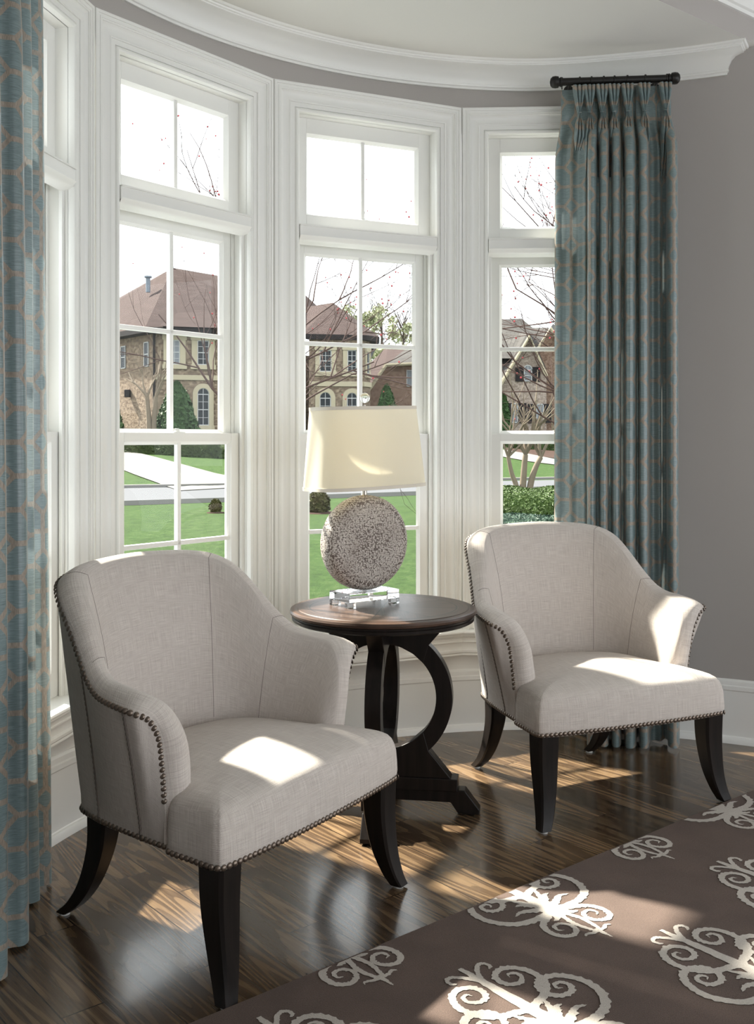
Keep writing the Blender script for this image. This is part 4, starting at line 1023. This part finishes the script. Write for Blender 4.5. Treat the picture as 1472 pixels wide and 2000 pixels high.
a, b = hit(965, 1015), hit(1150, 1020); hedge('hedge', (a.x, a.y, ZG), (b.x, b.y, ZG), 3.4, .62, M['leafbox'], 9000, .055, 'bright green boxwood hedge around the pale multi-trunk tree')
a, b = hit(960, 1030), hit(1150, 1034); hedge('hedge', (a.x, a.y - 1.7, ZG), (b.x, b.y - 1.7, ZG), 1.3, .34, M['leafblue'], 5000, .05, 'low blue-green groundcover hedge in front of the boxwood')
a, b = hit(985, 876), hit(1120, 884); hedge('hedge', (a.x, a.y + 1, a.z), (b.x, b.y + 1, b.z), 1.6, .8, M['leafhedge'], 3500, .09, 'olive hedge at the foot of the pale brick house')
for px, py, w, h, lab in ((421, 1002, 22, 26, 'small rust-tinged shrub on the lawn seen through the second window'), (621, 1002, 46, 42, 'small reddish green shrub on the lawn left of the lamp body')):
    p = hit(px, py); Y = p.y; shrub('lawn_shrub', tuple(p), h / 2000 * Y, w / 2000 * Y / 2, M['leafrust'], 1200, .05, lab, 'shrub', 'shrubs on the lawn', 'ball')
    mb = MB(); mb.lathe([(0, .03), (w / 2000 * Y * .75, .02), (w / 2000 * Y * .8, 0)], 18, tuple(p)); o = mb.build('mulch_bed', M['mulch']); tag(o, 'round mulch bed under ' + lab.replace('small ', ''), 'mulch bed')
# --- trees
def branchy(mb, buds, p, d, L, r, depth, rnd, spread=.5, up=.15, nseg=5, kid=3, bud=0):
    pts = [p]; q = p.copy(); dd = d.normalized()
    for i in range(nseg):
        dd = (dd + Vector((rnd.uniform(-1, 1), rnd.uniform(-1, 1), rnd.uniform(-1, 1) + up)) * .13).normalized(); q = q + dd * L / nseg; pts.append(q.copy())
    mb.tube(pts, [r * (1 - .6 * i / nseg) for i in range(nseg + 1)], 5 if depth < 2 else 4, cap=False)
    if bud and depth >= 2:
        for k in range(bud):
            c = pts[rnd.randrange(1, nseg + 1)] + Vector((rnd.uniform(-1, 1), rnd.uniform(-1, 1), rnd.uniform(-1, 1))) * .03; (buds.ball(c, rnd.uniform(.006, .012), 5, 3) if rnd.random() < .45 else None)
    if depth >= kid: return
    for k in range(rnd.randint(2, 3) if depth else 4):
        i = rnd.randint(2, nseg); c = pts[i]; ax = Vector((rnd.uniform(-1, 1), rnd.uniform(-1, 1), rnd.uniform(-.6, 1))).normalized()
        nd = (dd * (1 - spread) + ax * spread * 1.1).normalized()
        branchy(mb, buds, c, nd, L * rnd.uniform(.5, .8), r * .5, depth + 1, rnd, spread, up, nseg, kid, bud)
def redbud(base, H, seed, label, dirs, Lb):
    rnd = random.Random(seed); root = empty('redbud_tree', base); tag(root, label, 'tree', None)
    mb = MB(); buds = MB(); tr = MB(); tr.tube([(0, 0, 0), (.03, 0, H * .5), (0, .02, H)], [.09, .07, .06], 10); tr.build('trunk', M['bark'], root)
    for dx, dy, dz, z0 in dirs: branchy(mb, buds, Vector((0, 0, z0)), Vector((dx, dy, dz)), Lb * rnd.uniform(.85, 1.1), .0145, 0, rnd, .42, .1, 6, 3, 1)
    mb.build('branches', M['barkred'], root, smooth=60); buds.build('buds', M['bud'], root)['kind'] = 'stuff'
redbud((-1.25, 9.6, ZG), 2.2, 3, 'bare redbud tree with red buds between the second and third windows', [(1, .1, .9, 1.6), (.9, -.2, .45, 1.9), (.8, .2, .15, 1.3), (1, 0, .6, 2.1), (-.55, .2, .8, 1.8), (.35, .1, 1.3, 2.2), (-.3, -.1, 1.0, 2.2), (.9, 0, 1.1, 1.9), (.8, .1, 1.5, 2.1)], 1.35)
redbud((2.55, 9.3, ZG), 2.1, 8, 'bare redbud tree with red buds behind the right curtain', [(-1, .1, .95, 1.7), (-1, -.15, .5, 1.6), (-.9, .1, .3, 1.3), (-.7, 0, 1.3, 2.1), (.8, .1, .8, 1.9), (-1, .2, .7, 2.0), (-.5, .1, 1.6, 2.1), (-.8, -.1, 1.1, 2.4), (-1, .1, 1.5, 2.0), (-1, 0, 1.9, 2.3), (-1, -.2, .75, 2.2), (-.9, .2, 1.2, 1.8)], 1.5)
# pale multi-trunk crape myrtles
def myrtle(base, label, trunks, seed, k):
    rnd = random.Random(seed); root = empty('crape_myrtle', base); tag(root, label, 'tree', None); B0 = Vector(base)
    for T in trunks:
        pts = [Vector(q) - B0 for q in T[:-1]]; mb = MB(); mb.tube(cr([tuple(q) for q in pts], 4), [T[-1] * (1 - .35 * i / (4 * (len(pts) - 1))) for i in range(4 * (len(pts) - 1) + 1)], 8); bd = MB()
        for _ in range(k):
            d = Vector((rnd.uniform(-.8, .8), rnd.uniform(-.4, .4), 1)); branchy(mb, bd, pts[-1], d, rnd.uniform(.9, 1.5), T[-1] * .45, 1, rnd, .3, .2, 4, 2, 0)
        mb.build('trunk', M['barkpale'], root, smooth=60)
b0 = hit(1021, 988); Ym = b0.y
myrtle(tuple(b0), 'pale smooth multi-trunk crape myrtle rising from the boxwood hedge', [
    [at(1012, 990, Ym), at(1008, 950, Ym), at(999, 925, Ym), at(992, 892, Ym), .075], [at(1018, 992, Ym), at(1021, 945, Ym), at(1024, 905, Ym), at(1026, 888, Ym), .095], [at(1030, 990, Ym), at(1036, 945, Ym), at(1046, 912, Ym), at(1056, 893, Ym), .09]], 5, 6)
p = hit(297, 868); p = Vector(((297 - 736) / 2000 * 52, 52, gz(-11.4, 52))); myrtle(tuple(p), 'pruned pale crape myrtle trunks against the tan brick wall', [
    [at(292, 872, 52), at(291, 820, 52), at(287, 775, 52), .16], [at(299, 872, 52), at(301, 820, 52), at(304, 775, 52), .16]], 6, 4)
def tree(base, H, r, label, seed, leafmat, n, size, bark):
    rnd = random.Random(seed); root = empty('tree', base); tag(root, label, 'tree'); mb = MB(); bd = MB()
    mb.tube([(0, 0, 0), (.1, 0, H * .55), (0, 0, H * .9)], [.25, .16, .05], 8)
    for _ in range(26): z = rnd.uniform(.3, .95) * H; branchy(mb, bd, Vector((0, 0, z)), Vector((rnd.uniform(-1, 1), rnd.uniform(-1, 1), rnd.uniform(.6, 1.6))), r * rnd.uniform(.5, .8), .05, 1, rnd, .35, .2, 4, 3, 0)
    mb.build('trunk', bark, root, smooth=60)
    cl = [(Vector((rnd.gauss(0, .45) * r, rnd.gauss(0, .45) * r, rnd.uniform(.35, .95) * H)), rnd.uniform(.12, .28) * r) for _ in range(26)]
    def fn():
        c, q = cl[rnd.randrange(len(cl))]; d = Vector((rnd.gauss(0, 1), rnd.gauss(0, 1), rnd.gauss(0, 1))).normalized(); return c + d * q * rnd.random() ** .5, d
    leaves(n, fn, size).build('foliage', leafmat, root, smooth=0)
for px, pt, Y, r, sd in ((712, 580, 97, 3.2, 1), (745, 590, 106, 3.4, 2), (787, 622, 88, 2.8, 3)):
    X = (px - 736) / 2000 * Y; zt = 1.32 - (pt - 858) / 2000 * Y
    tree((X, Y, 1.0), zt - 1, r, {1: 'tall bare-topped spring tree just right of the tower roof', 2: 'pale green spring tree between the two brick houses', 3: 'shorter pale green spring tree above the grey roof'}[sd], sd, M['leafpale'], 2600, .22, M['bark'])
X = (1057 - 736) / 2000 * 85; tree((X, 85, 1.0), 8.8, 1.4, 'small green pine top behind the gabled roof of the pale brick house', 9, M['leafhedge'], 2200, .2, M['bark'])
# ------------------------------------------------------------------ light
wd = bpy.data.worlds.new('world'); S.world = wd; wd.use_nodes = True; nt = wd.node_tree; nt.nodes.clear()
out = nt.nodes.new('ShaderNodeOutputWorld'); bg = nt.nodes.new('ShaderNodeBackground'); bg.inputs[0].default_value = (.93, .965, 1, 1); bg.inputs[1].default_value = 3.0; nt.links.new(bg.outputs[0], out.inputs[0])
sn = bpy.data.lights.new('sun', 'SUN'); sn.energy = 21; sn.angle = R(1.6); sn.color = (1, .93, .82); so = bpy.data.objects.new('sun', sn); COL.objects.link(so)
AZ, EL = R(34), R(46)
sd = Vector((math.cos(AZ) * math.cos(EL), -math.sin(AZ) * math.cos(EL), -math.sin(EL))); so.rotation_euler = sd.to_track_quat('-Z', 'Y').to_euler(); so.location = (-20, 12, 10)
vs = S.view_settings; vs.view_transform = 'Standard'; vs.look = 'None'; vs.exposure = .12; vs.gamma = 1; vs.use_curve_mapping = False
cy = S.cycles; cy.use_denoising = True; cy.max_bounces = 12; cy.diffuse_bounces = 6; cy.glossy_bounces = 4; cy.transmission_bounces = 8; cy.transparent_max_bounces = 16
cy.caustics_reflective = False; cy.caustics_refractive = False; cy.sample_clamp_indirect = 6
